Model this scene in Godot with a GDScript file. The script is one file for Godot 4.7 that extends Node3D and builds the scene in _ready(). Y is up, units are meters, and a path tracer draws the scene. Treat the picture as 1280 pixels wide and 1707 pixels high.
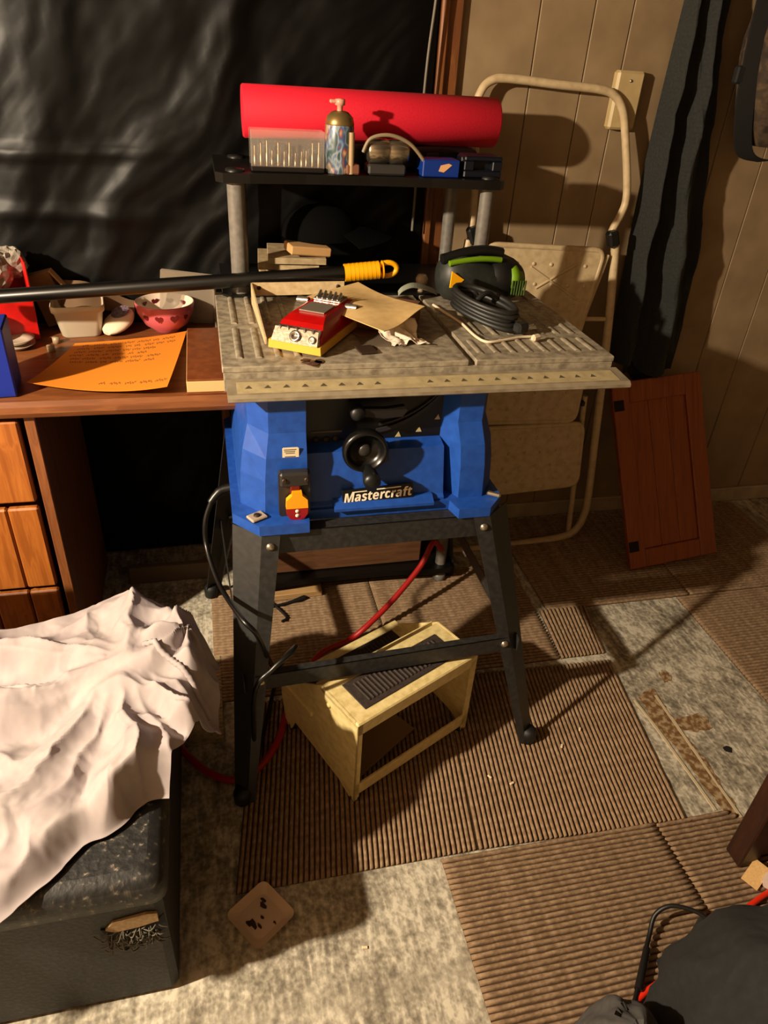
extends Node3D
# A cluttered basement workshop corner: table saw on a stand, desk, shelf unit, step ladder.

const FOC := 1183.0
var cam_p := Vector3(0, 1.4, 0)
var c_right: Vector3
var c_up: Vector3
var c_fwd: Vector3
var names := {}
var mats := {}
var rng := RandomNumberGenerator.new()

# ---------------------------------------------------------------- pixel rays
func ray(px: float, py: float) -> Vector3:
	return (c_fwd * FOC + c_right * (px - 640.0) - c_up * (py - 853.5)).normalized()
func aty(px: float, py: float, h: float) -> Vector3:
	var d := ray(px, py)
	return cam_p + d * ((h - cam_p.y) / d.y)
func atz(px: float, py: float, z: float) -> Vector3:
	var d := ray(px, py)
	return cam_p + d * ((z - cam_p.z) / d.z)
func atpl(px: float, py: float, p: Vector3, n: Vector3) -> Vector3:
	var d := ray(px, py)
	return cam_p + d * ((p - cam_p).dot(n) / d.dot(n))

# ---------------------------------------------------------------- mesh helpers
func S() -> SurfaceTool:
	var st := SurfaceTool.new()
	st.begin(Mesh.PRIMITIVE_TRIANGLES)
	st.set_smooth_group(-1)
	return st
func tri(st: SurfaceTool, a: Vector3, b: Vector3, c: Vector3, out := Vector3.ZERO) -> void:
	if out != Vector3.ZERO and (b - a).cross(c - a).dot(out) > 0:
		var t := b
		b = c
		c = t
	st.add_vertex(a)
	st.add_vertex(b)
	st.add_vertex(c)
func quad(st: SurfaceTool, a: Vector3, b: Vector3, c: Vector3, d: Vector3, out := Vector3.ZERO) -> void:
	tri(st, a, b, c, out)
	tri(st, a, c, d, out)
func bx(st: SurfaceTool, c: Vector3, size: Vector3, r := 0.003, b := Basis()) -> void:
	var h := size * 0.5
	r = minf(r, minf(h.x, minf(h.y, h.z)) * 0.95)
	var p := {}
	for sx in [-1, 1]:
		for sy in [-1, 1]:
			for sz in [-1, 1]:
				var s := Vector3(sx, sy, sz)
				for ax in 3:
					var q := (h - Vector3(r, r, r)) * s
					q[ax] = h[ax] * s[ax]
					p[[sx, sy, sz, ax]] = c + b * q
	for ax in 3:
		var u: int = (ax + 1) % 3
		var v: int = (ax + 2) % 3
		for s in [-1, 1]:
			var f := []
			for w in [[-1, -1], [1, -1], [1, 1], [-1, 1]]:
				var k := [0, 0, 0]
				k[ax] = s
				k[u] = w[0]
				k[v] = w[1]
				f.append(p[[k[0], k[1], k[2], ax]])
			var o := Vector3.ZERO
			o[ax] = s
			quad(st, f[0], f[1], f[2], f[3], b * o)
		for su in [-1, 1]:
			for sv in [-1, 1]:
				var k0 := [0, 0, 0]
				k0[ax] = -1
				k0[u] = su
				k0[v] = sv
				var k1 := k0.duplicate()
				k1[ax] = 1
				var o2 := Vector3.ZERO
				o2[u] = su
				o2[v] = sv
				quad(st, p[k0 + [u]], p[k1 + [u]], p[k1 + [v]], p[k0 + [v]], b * o2)
	for sx in [-1, 1]:
		for sy in [-1, 1]:
			for sz in [-1, 1]:
				tri(st, p[[sx, sy, sz, 0]], p[[sx, sy, sz, 1]], p[[sx, sy, sz, 2]], b * Vector3(sx, sy, sz))
# eight corners: bottom ring p[0..3], top ring p[4..7]
func hexa(st: SurfaceTool, p: Array) -> void:
	var c := Vector3.ZERO
	for q in p:
		c += q / 8.0
	for f in [[0, 1, 2, 3], [4, 5, 6, 7], [0, 1, 5, 4], [1, 2, 6, 5], [2, 3, 7, 6], [3, 0, 4, 7]]:
		var m: Vector3 = (p[f[0]] + p[f[1]] + p[f[2]] + p[f[3]]) / 4.0
		quad(st, p[f[0]], p[f[1]], p[f[2]], p[f[3]], m - c)
# a flat bar from a to b: width along w (wa at a, wb at b), thickness along t
func bar(st: SurfaceTool, a: Vector3, b: Vector3, w: Vector3, wa: float, wb: float, t: Vector3, th: float) -> void:
	var p := []
	for e in [[a, wa], [b, wb]]:
		for s in [[0, 0], [1, 0], [1, 1], [0, 1]]:
			p.append(e[0] + w * e[1] * s[0] + t * th * s[1])
	hexa(st, p)
func spl(pts: Array, n := 8) -> Array:
	var o := []
	for i in pts.size() - 1:
		var p0: Vector3 = pts[max(i - 1, 0)]
		var p1: Vector3 = pts[i]
		var p2: Vector3 = pts[i + 1]
		var p3: Vector3 = pts[min(i + 2, pts.size() - 1)]
		for k in n:
			o.append(p1.cubic_interpolate(p2, p0, p3, float(k) / n))
	o.append(pts[-1])
	return o
func tube(st: SurfaceTool, pts: Array, r, n := 10, closed := false) -> void:
	var rings := []
	var m := pts.size()
	var up := Vector3.UP
	for i in m:
		var t: Vector3
		if closed:
			t = (pts[(i + 1) % m] - pts[(i - 1 + m) % m]).normalized()
		else:
			t = (pts[min(i + 1, m - 1)] - pts[max(i - 1, 0)]).normalized()
		if i == 0 and absf(t.dot(up)) > 0.9:
			up = Vector3.RIGHT
		var sd := t.cross(up).normalized()
		up = sd.cross(t).normalized()
		var rr: float = r[i] if r is Array else r
		var ring := []
		for k in n:
			var a := TAU * k / n
			ring.append(pts[i] + (sd * cos(a) + up * sin(a)) * rr)
		rings.append(ring)
	loft(st, rings, not closed, closed)
# closed rings joined one after another
func loft(st: SurfaceTool, rings: Array, cap := true, loop := false, smooth := true) -> void:
	st.set_smooth_group(0 if smooth else -1)
	var n: int = rings[0].size()
	var cen := []
	for rg in rings:
		var c := Vector3.ZERO
		for q in rg:
			c += q / n
		cen.append(c)
	for i in (rings.size() if loop else rings.size() - 1):
		var j: int = (i + 1) % rings.size()
		for k in n:
			var l: int = (k + 1) % n
			var mid: Vector3 = (rings[i][k] + rings[i][l] + rings[j][k] + rings[j][l]) / 4.0
			quad(st, rings[i][k], rings[i][l], rings[j][l], rings[j][k], mid - (cen[i] + cen[j]) / 2.0)
	st.set_smooth_group(-1)
	if cap:
		for e in [[0, 1], [rings.size() - 1, rings.size() - 2]]:
			for k in n:
				tri(st, cen[e[0]], rings[e[0]][k], rings[e[0]][(k + 1) % n], cen[e[0]] - cen[e[1]])
func lathe(st: SurfaceTool, prof: Array, n := 24, xf := Transform3D(), smooth := true) -> void:
	for i in prof.size() - 1:
		st.set_smooth_group(i if smooth == false else 0)
		for k in n:
			var a := TAU * k / n
			var b := TAU * (k + 1) / n
			var p: Vector2 = prof[i]
			var q: Vector2 = prof[i + 1]
			var p0 := xf * Vector3(p.x * cos(a), p.y, p.x * sin(a))
			var p1 := xf * Vector3(p.x * cos(b), p.y, p.x * sin(b))
			var q0 := xf * Vector3(q.x * cos(a), q.y, q.x * sin(a))
			var q1 := xf * Vector3(q.x * cos(b), q.y, q.x * sin(b))
			if p.x > 1e-5:
				tri(st, p0, q0, p1)
			if q.x > 1e-5:
				tri(st, p1, q0, q1)
	st.set_smooth_group(-1)
# polygon in local x,y extruded along local z from 0 to depth
func prism(st: SurfaceTool, poly: Array, depth: float, xf := Transform3D(), smooth_side := false) -> void:
	var pk := PackedVector2Array(poly)
	var ix := Geometry2D.triangulate_polygon(pk)
	for e in [[0.0, -1.0], [depth, 1.0]]:
		for i in range(0, ix.size(), 3):
			var v := []
			for k in 3:
				v.append(xf * Vector3(pk[ix[i + k]].x, pk[ix[i + k]].y, e[0]))
			tri(st, v[0], v[1], v[2], xf.basis * Vector3(0, 0, e[1] * signf(depth)))
	if smooth_side:
		st.set_smooth_group(0)
	var cw := Geometry2D.is_polygon_clockwise(pk)
	for i in pk.size():
		var a := pk[i]
		var b := pk[(i + 1) % pk.size()]
		var nrm := Vector2(b.y - a.y, a.x - b.x) * (-1.0 if cw else 1.0)
		quad(st, xf * Vector3(a.x, a.y, 0), xf * Vector3(b.x, b.y, 0), xf * Vector3(b.x, b.y, depth), xf * Vector3(a.x, a.y, depth), xf.basis * Vector3(nrm.x, nrm.y, 0))
	st.set_smooth_group(-1)
func round_rect(w: float, h: float, r: float, n := 4) -> Array:
	var o := []
	for c in [[1, 1, 0.0], [-1, 1, PI / 2], [-1, -1, PI], [1, -1, PI * 1.5]]:
		for k in n + 1:
			var a: float = c[2] + PI / 2 * k / n
			o.append(Vector2(c[0] * (w / 2 - r) + cos(a) * r, c[1] * (h / 2 - r) + sin(a) * r))
	return o
# a sheet with thickness from f(u, v)
func sheet(st: SurfaceTool, nu: int, nv: int, f: Callable, th: float, uv := false) -> void:
	var g := []
	for i in nu + 1:
		var row := []
		for j in nv + 1:
			row.append(f.call(float(i) / nu, float(j) / nv))
		g.append(row)
	var nn := []
	for i in nu + 1:
		var row := []
		for j in nv + 1:
			var du: Vector3 = g[min(i + 1, nu)][j] - g[max(i - 1, 0)][j]
			var dv: Vector3 = g[i][min(j + 1, nv)] - g[i][max(j - 1, 0)]
			row.append(dv.cross(du).normalized())
		nn.append(row)
	for side in [0, 1]:
		st.set_smooth_group(side)
		for i in nu:
			for j in nv:
				var q := []
				for k in [[0, 0], [1, 0], [1, 1], [0, 1]]:
					var a: int = i + k[0]
					var b: int = j + k[1]
					q.append([g[a][b] - nn[a][b] * th * side, Vector2(float(a) / nu, float(b) / nv)])
				var ord: Array = [0, 1, 2, 0, 2, 3] if side == 0 else [0, 2, 1, 0, 3, 2]
				for k in ord:
					if uv:
						st.set_uv(q[k][1])
					st.add_vertex(q[k][0])
	st.set_smooth_group(-1)
	var rim := []
	for i in nu:
		rim.append([i, 0])
	for j in nv:
		rim.append([nu, j])
	for i in nu:
		rim.append([nu - i, nv])
	for j in nv:
		rim.append([0, nv - j])
	for k in rim.size():
		var a: Array = rim[k]
		var b: Array = rim[(k + 1) % rim.size()]
		var pa: Vector3 = g[a[0]][a[1]]
		var pb: Vector3 = g[b[0]][b[1]]
		if uv:
			st.set_uv(Vector2(0.01, 0.01))
		quad(st, pa, pb, pb - nn[b[0]][b[1]] * th, pa - nn[a[0]][a[1]] * th)
func frame(o: Vector3, xdir: Vector3, ydir: Vector3) -> Transform3D:
	var x := xdir.normalized()
	var z := x.cross(ydir).normalized()
	return Transform3D(Basis(x, z.cross(x), z), o)

# ---------------------------------------------------------------- objects
func numbered(called: String) -> String:
	if not names.has(called):
		names[called] = 0
		return called
	names[called] += 1
	return "%s_%03d" % [called, names[called]]
func thing(called: String, label: String, category: String, at := Vector3.ZERO, group := "") -> Node3D:
	var o := Node3D.new()
	o.name = numbered(called)
	add_child(o)
	o.position = at
	o.set_meta("label", label)
	o.set_meta("category", category)
	if group:
		o.set_meta("group", group)
	return o
# a mesh in world coordinates, as a part of parent (or a top-level object)
func obj(called: String, st: SurfaceTool, m: Material, parent: Node = self) -> MeshInstance3D:
	st.generate_normals()
	var o := MeshInstance3D.new()
	o.mesh = st.commit()
	o.material_override = m
	o.name = numbered(called) if parent == self else called
	parent.add_child(o, true)
	if parent != self:
		var off := Vector3.ZERO
		var q: Node = parent
		while q != self and q is Node3D:
			off += q.position
			q = q.get_parent()
		o.position = -off
	return o
func tag(o: Node, label: String, category: String, group := "") -> Node:
	o.set_meta("label", label)
	o.set_meta("category", category)
	if group:
		o.set_meta("group", group)
	return o
func struct(called: String, st: SurfaceTool, m: Material) -> MeshInstance3D:
	var o := obj(called, st, m)
	o.name = called
	o.set_meta("kind", "structure")
	return o

# ---------------------------------------------------------------- materials
func noise_img(seed_: int, freq: float, oct: int, w: int, h: int, ridged := false) -> Image:
	var n := FastNoiseLite.new()
	n.seed = seed_
	n.frequency = freq
	n.noise_type = FastNoiseLite.TYPE_SIMPLEX_SMOOTH
	n.fractal_octaves = oct
	if ridged:
		n.fractal_type = FastNoiseLite.FRACTAL_RIDGED
	return n.get_seamless_image(w, h)
func ramp_tex(im: Image, stops: Array) -> ImageTexture:
	var g := Gradient.new()
	var offs := PackedFloat32Array()
	var cols := PackedColorArray()
	for s in stops:
		offs.append(s[0])
		cols.append(s[1])
	g.offsets = offs
	g.colors = cols
	var lut := []
	for i in 256:
		lut.append(g.sample(i / 255.0))
	var o := Image.create(im.get_width(), im.get_height(), false, Image.FORMAT_RGB8)
	for y in im.get_height():
		for x in im.get_width():
			o.set_pixel(x, y, lut[int(im.get_pixel(x, y).r * 255.0)])
	return ImageTexture.create_from_image(o)
func plain(called: String, c: Color, rough := 0.6, metal := 0.0, spec := 0.5) -> StandardMaterial3D:
	if mats.has(called):
		return mats[called]
	var m := StandardMaterial3D.new()
	m.resource_name = called
	m.albedo_color = c
	m.roughness = rough
	m.metallic = metal
	m.metallic_specular = spec
	m.cull_mode = BaseMaterial3D.CULL_DISABLED
	mats[called] = m
	return m
# mottled material: tones between a and b laid out by noise, triplanar
func mottle(called: String, stops: Array, rough := 0.6, opt := {}) -> StandardMaterial3D:
	if mats.has(called):
		return mats[called]
	var m := plain(called, Color.WHITE, rough, opt.get("metal", 0.0), opt.get("spec", 0.5))
	var w: int = opt.get("w", 256)
	var h: int = opt.get("h", 256)
	var im := noise_img(opt.get("seed", 1), opt.get("freq", 0.02), opt.get("oct", 4), w, h, opt.get("ridged", false))
	im.resize(opt.get("size", 256), opt.get("size", 256), Image.INTERPOLATE_CUBIC)
	m.albedo_texture = ramp_tex(im, stops)
	m.uv1_triplanar = true
	m.uv1_world_triplanar = opt.get("world", true)
	var s: float = opt.get("scale", 2.0)
	m.uv1_scale = Vector3(s, s, s)
	if opt.has("bump"):
		m.heightmap_enabled = true
		m.heightmap_scale = opt.bump
		m.heightmap_texture = ImageTexture.create_from_image(im)
	return m
func wood(called: String, a: Color, b: Color, vertical: bool, sd: int, rough := 0.45) -> StandardMaterial3D:
	var o := {"seed": sd, "freq": 0.035, "oct": 5, "size": 512, "scale": 2.2, "bump": 0.02}
	if vertical:
		o.merge({"w": 512, "h": 48})
	else:
		o.merge({"w": 48, "h": 512})
	return mottle(called, [[0.0, a], [0.35, a.lerp(b, 0.25)], [0.5, a.lerp(b, 0.7)], [0.62, a.lerp(b, 0.4)], [1.0, b]], rough, o)

# ================================================================ scene
func _ready() -> void:
	rng.seed = 7
	camera_and_light()
	structure()
	carpet()
	desk()
	saw()
	shelf_unit()
	ladder()
	trunk()
	stool()
	right_side()
	saw_clutter()
	desk_clutter()
	shelf_clutter()
	floor_clutter()

func camera_and_light() -> void:
	var p := deg_to_rad(33.0)
	var r := deg_to_rad(4.0)
	var y := deg_to_rad(-15.0)
	var turn := Basis(Vector3.UP, y)
	var fwd := Vector3(0, -sin(p), -cos(p))
	var up := Vector3(0, cos(p), -sin(p))
	c_right = turn * (Vector3.RIGHT * cos(r) + up * sin(r))
	c_up = turn * (up * cos(r) - Vector3.RIGHT * sin(r))
	c_fwd = turn * fwd
	var cam := Camera3D.new()
	cam.name = "camera"
	cam.fov = rad_to_deg(2.0 * atan(853.5 / FOC))
	cam.near = 0.02
	cam.far = 30.0
	add_child(cam)
	cam.transform = Transform3D(Basis(c_right, c_up, -c_fwd), cam_p)
	cam.current = true

	var env := Environment.new()
	env.background_mode = Environment.BG_COLOR
	env.background_color = Color.BLACK
	env.tonemap_mode = Environment.TONE_MAPPER_LINEAR
	env.tonemap_exposure = 1.0
	env.sdfgi_enabled = true
	env.ssao_enabled = true
	env.ssil_enabled = true
	var we := WorldEnvironment.new()
	we.name = "environment"
	we.environment = env
	add_child(we)
	floor_lamp(Vector3(-1.5, 1.68, -0.42), 11.0)

# the lamp that lights the corner: a bare bulb on a pole, just out of the frame to the left
func floor_lamp(at: Vector3, energy: float) -> void:
	var t := thing("floor_lamp", "black floor lamp with one bare warm bulb left of the old trunk", "lamp", Vector3(at.x, 0, at.z))
	var black := plain("lamp_black", Color(0.05, 0.05, 0.05), 0.4)
	var st := S()
	lathe(st, [Vector2(0, 0), Vector2(0.13, 0), Vector2(0.13, 0.015), Vector2(0.02, 0.03), Vector2(0, 0.03)], 32, Transform3D(Basis(), Vector3(at.x, 0, at.z)))
	obj("base", st, black, t)
	st = S()
	tube(st, [Vector3(at.x, 0.025, at.z), Vector3(at.x, at.y - 0.1, at.z)], 0.011, 12)
	obj("pole", st, black, t)
	st = S()
	lathe(st, [Vector2(0, -0.1), Vector2(0.018, -0.1), Vector2(0.018, -0.05), Vector2(0.013, -0.042), Vector2(0, -0.042)], 20, Transform3D(Basis(), at))
	obj("socket", st, black, t)
	var glow := plain("bulb_glow", Color(1, 0.9, 0.75), 0.5)
	glow.emission_enabled = true
	glow.emission = Color(1.0, 0.8, 0.56)
	glow.emission_energy_multiplier = 4.0
	st = S()
	var prof := []
	for k in 13:
		var a := PI * k / 12.0
		prof.append(Vector2(0.032 * sin(a) * (1.0 if k < 7 else 0.75 + 0.25 * sin(a)), 0.032 * cos(a) - (0.0 if k < 7 else 0.012 * (1 - sin(a)))))
	lathe(st, prof, 20, Transform3D(Basis(), at))
	obj("bulb", st, glow, t)
	var l := OmniLight3D.new()
	l.name = "bulb_light"
	l.light_color = Color(1.0, 0.92, 0.8)
	l.light_energy = energy
	l.light_size = 0.03
	l.omni_range = 9.0
	l.omni_attenuation = 2.0
	l.shadow_enabled = true
	t.add_child(l)
	l.position = Vector3(0, at.y, 0)

# ---------------------------------------------------------------- setting
# worn screed: fine grit, drawn-out trowel and glue streaks, darker stains
func floor_material() -> StandardMaterial3D:
	var n := 1024
	var big := noise_img(5, 0.006, 4, n, n)
	var grit := noise_img(6, 0.09, 4, n, n)
	var mid := noise_img(7, 0.03, 5, n, n)
	var streak := noise_img(8, 0.035, 4, 200, n, true)
	streak.resize(n, n, Image.INTERPOLATE_CUBIC)
	var o := Image.create(n, n, false, Image.FORMAT_RGB8)
	var hm := Image.create(n, n, false, Image.FORMAT_L8)
	var lo := Color(0.40, 0.37, 0.315)
	var hi := Color(0.77, 0.74, 0.665)
	for y in n:
		for x in n:
			var k := 0.28 * big.get_pixel(x, y).r + 0.3 * grit.get_pixel(x, y).r + 0.32 * mid.get_pixel(x, y).r + 0.3 * streak.get_pixel(y, x).r
			k = clampf((k - 0.40) * 2.5, 0.0, 1.0)
			o.set_pixel(x, y, lo.lerp(hi, k))
			hm.set_pixel(x, y, Color(k, k, k))
	var m := plain("bare_floor", Color.WHITE, 0.85)
	m.albedo_texture = ImageTexture.create_from_image(o)
	m.uv1_triplanar = true
	m.uv1_world_triplanar = true
	m.uv1_scale = Vector3(0.8, 0.8, 0.8)
	m.heightmap_enabled = true
	m.heightmap_scale = 0.15
	m.heightmap_texture = ImageTexture.create_from_image(hm)
	return m
const ZW := -1.99
func structure() -> void:
	var concrete := floor_material()
	var st := S()
	bx(st, Vector3(0.2, -0.06, -0.25), Vector3(5.2, 0.12, 3.8), 0.001)
	struct("floor", st, concrete)
	var ceil_m := plain("ceiling_brown", Color(0.34, 0.27, 0.2), 0.9)
	st = S()
	bx(st, Vector3(0.2, 2.36, -0.25), Vector3(5.2, 0.12, 3.8), 0.001)
	struct("ceiling", st, ceil_m)
	var board := mottle("wall_board", [[0.0, Color(0.47, 0.39, 0.285)], [0.5, Color(0.515, 0.43, 0.315)], [1.0, Color(0.56, 0.475, 0.355)]], 0.7, {"seed": 9, "freq": 0.02, "scale": 1.2, "bump": 0.01})
	st = S()
	bx(st, Vector3(0.2, 1.15, ZW - 0.07), Vector3(5.2, 2.3, 0.12), 0.001)
	var wb := struct("wall_back", st, board)
	# sheets of grooved wallboard to the right of the casing
	var xs := [0.64, 0.84, 0.985, 1.09, 1.24, 1.44, 1.6, 1.75, 1.95, 2.1, 2.3, 2.5, 2.8]
	for i in xs.size() - 1:
		st = S()
		bx(st, Vector3((xs[i] + xs[i + 1]) / 2, 1.15, ZW - 0.005), Vector3(xs[i + 1] - xs[i] - 0.0022, 2.3, 0.01), 0.002)
		obj("wall_board", st, board, wb)
	xs = [-2.4, -2.0, -1.6, -1.2, -0.8, -0.4, 0.0, 0.3, 0.56]
	for i in xs.size() - 1:
		st = S()
		bx(st, Vector3((xs[i] + xs[i + 1]) / 2, 1.15, ZW - 0.005), Vector3(xs[i + 1] - xs[i] - 0.0022, 2.3, 0.01), 0.002)
		obj("wall_board", st, board, wb)
	for a in [["wall_left", Vector3(-2.46, 1.15, -0.25), Vector3(0.12, 2.3, 3.8)], ["wall_right", Vector3(2.86, 1.15, -0.25), Vector3(0.12, 2.3, 3.8)], ["wall_front", Vector3(0.2, 1.15, 1.71), Vector3(5.2, 2.3, 0.12)]]:
		st = S()
		bx(st, a[1], a[2], 0.001)
		struct(a[0], st, board)
	# skirting at the foot of the wall
	var white := mottle("skirting_paint", [[0.0, Color(0.55, 0.5, 0.42)], [1.0, Color(0.68, 0.62, 0.52)]], 0.6, {"seed": 3})
	st = S()
	bx(st, Vector3(1.72, 0.03, ZW + 0.006), Vector3(2.16, 0.06, 0.012), 0.003)
	struct("baseboard_back", st, white)
	# brown door casing beside the black sheet
	var cas := wood("casing_wood", Color(0.36, 0.2, 0.09), Color(0.52, 0.32, 0.15), true, 21, 0.5)
	st = S()
	bx(st, Vector3(0.612, 1.15, ZW + 0.009), Vector3(0.058, 2.3, 0.018), 0.005)
	bx(st, Vector3(0.592, 1.15, ZW + 0.016), Vector3(0.02, 2.3, 0.032), 0.004)
	struct("trim_1", st, cas)
	# black plastic sheeting hung over the wall
	var fold := FastNoiseLite.new()
	fold.seed = 12
	fold.frequency = 1.0
	fold.fractal_octaves = 3
	fold.fractal_type = FastNoiseLite.FRACTAL_RIDGED
	var soft := FastNoiseLite.new()
	soft.seed = 4
	soft.frequency = 1.0
	var f := func(u: float, v: float) -> Vector3:
		var x := lerpf(-1.7, 0.575, u)
		var y := lerpf(0.01, 2.24, v)
		var wx := x + 0.10 * soft.get_noise_2d(x * 1.6, y * 1.6)
		var a := wx * 0.78 - y * 0.62
		var b := wx * 0.62 + y * 0.78
		var z := 0.012 * fold.get_noise_2d(a * 2.0, b * 0.4)
		z += 0.005 * fold.get_noise_2d(a * 5.0 + 7.0, b * 1.2 + 3.0)
		z += 0.005 * soft.get_noise_2d(x * 3.0, y * 3.0)
		var sill := exp(-pow((y - 1.17 - 0.02 * sin(x * 3.0)) / 0.012, 2.0)) + 0.8 * exp(-pow((y - 1.01 + 0.03 * x) / 0.016, 2.0))
		z += 0.008 * sill * smoothstep(0.05, -0.25, x)
		return Vector3(x, y, ZW + 0.022 + clampf(z, -0.016, 0.024) * smoothstep(0.575, 0.5, x))
	st = S()
	sheet(st, 200, 190, f, 0.0008)
	var black := plain("black_poly", Color(0.012, 0.011, 0.010), 0.44, 0.0, 0.3)
	tag(obj("plastic_sheet", st, black), "wrinkled black plastic sheeting hung over the wall behind the desk", "plastic sheet")
	st = S()
	tube(st, spl([Vector3(0.575, 2.2, ZW + 0.05), Vector3(0.56, 1.6, ZW + 0.06), Vector3(0.545, 1.36, ZW + 0.062), Vector3(0.54, 1.0, ZW + 0.06)], 8), 0.0035, 6)
	tag(obj("hanging_cord", st, plain("grey_cord", Color(0.4, 0.37, 0.33), 0.6)), "thin grey cord hanging down the edge of the black sheeting", "cord")
	# beige wall box
	var ob := thing("wall_box", "beige rectangular cover box screwed on the wall above the step ladder", "wall box", Vector3(1.105, 1.27, ZW))
	st = S()
	bx(st, Vector3(1.108, 1.325, ZW + 0.015), Vector3(0.078, 0.135, 0.03), 0.006)
	var pale := mottle("box_cream", [[0.0, Color(0.66, 0.57, 0.4)], [1.0, Color(0.74, 0.66, 0.48)]], 0.5, {"seed": 8})
	obj("cover", st, pale, ob)
	st = S()
	for yy in [1.28, 1.37]:
		st = S()
		lathe(st, [Vector2(0.004, 0), Vector2(0.003, 0.002), Vector2(0, 0.002)], 10, Transform3D(Basis(Vector3.RIGHT, PI / 2), Vector3(1.108, yy, ZW + 0.03)))
		obj("screw", st, plain("zinc", Color(0.6, 0.58, 0.52), 0.35, 0.9), ob)

# ---------------------------------------------------------------- carpet tiles
func rib_tile(label: String, p00: Vector3, p10: Vector3, p11: Vector3, p01: Vector3, m: Material, limit = null) -> void:
	# ribs run from the 0-side to the 1-side of u; v counts the ribs
	var st := S()
	var span := (p01 - p00).length()
	var n := int(round(span / 0.0112))
	var seg := 26
	var jit := FastNoiseLite.new()
	jit.seed = int(absf(p00.x * 1000)) + int(absf(p00.z * 777))
	jit.frequency = 1.0
	var at := func(u: float, v: float, h: float) -> Vector3:
		var q := p00.lerp(p10, u).lerp(p01.lerp(p11, u), v)
		return Vector3(q.x, h, q.z)
	st.set_smooth_group(0)
	var prof := [[0.0, 0.0012], [0.06, 0.005], [0.2, 0.0072], [0.4, 0.0079], [0.6, 0.0072], [0.74, 0.005], [0.78, 0.0012]]
	for i in n:
		var umax := 1.0
		if limit != null:
			umax = limit.call((i + 0.5) / n)
		for k in seg:
			var ends := []
			for e in 2:
				var u := umax * (k + e) / seg
				var row := []
				for q in prof.size():
					var pr: Array = prof[q]
					var hh: float = pr[1]
					var v: float = (i + pr[0] + 0.14) / n
					if hh > 0.004:
						hh += 0.0011 * jit.get_noise_2d(u * 90.0, i * 13.7)
					v += 0.10 / n * jit.get_noise_2d(u * 60.0 + 50, i * 3.1)
					row.append(at.call(u, v, hh))
				ends.append(row)
			for q in prof.size() - 1:
				quad(st, ends[0][q], ends[1][q], ends[1][q + 1], ends[0][q + 1], Vector3.UP)
			if k == 0 or k == seg - 1:
				var w: Array = ends[0] if k == 0 else ends[1]
				var o := (p10 - p00) * (-1.0 if k == 0 else 1.0)
				for q in range(1, prof.size() - 1):
					tri(st, w[0], w[q], w[q + 1], o)
	var t := thing("carpet_tile", label, "carpet tile", p00, "ribbed brown carpet tiles")
	obj("pile_ribs", st, m, t).set_meta("kind", "stuff")
	st = S()
	for i in n:
		var umax := 1.0
		if limit != null:
			umax = limit.call((i + 0.5) / n)
		hexa(st, [at.call(0.0, float(i) / n, 0.0002), at.call(umax, float(i) / n, 0.0002), at.call(umax, (i + 1.0) / n, 0.0002), at.call(0.0, (i + 1.0) / n, 0.0002), at.call(0.0, float(i) / n, 0.0018), at.call(umax, float(i) / n, 0.0018), at.call(umax, (i + 1.0) / n, 0.0018), at.call(0.0, (i + 1.0) / n, 0.0018)])
	obj("backing", st, plain("carpet_backing", Color(0.27, 0.205, 0.15), 0.95, 0.0, 0.2), t)

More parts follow.
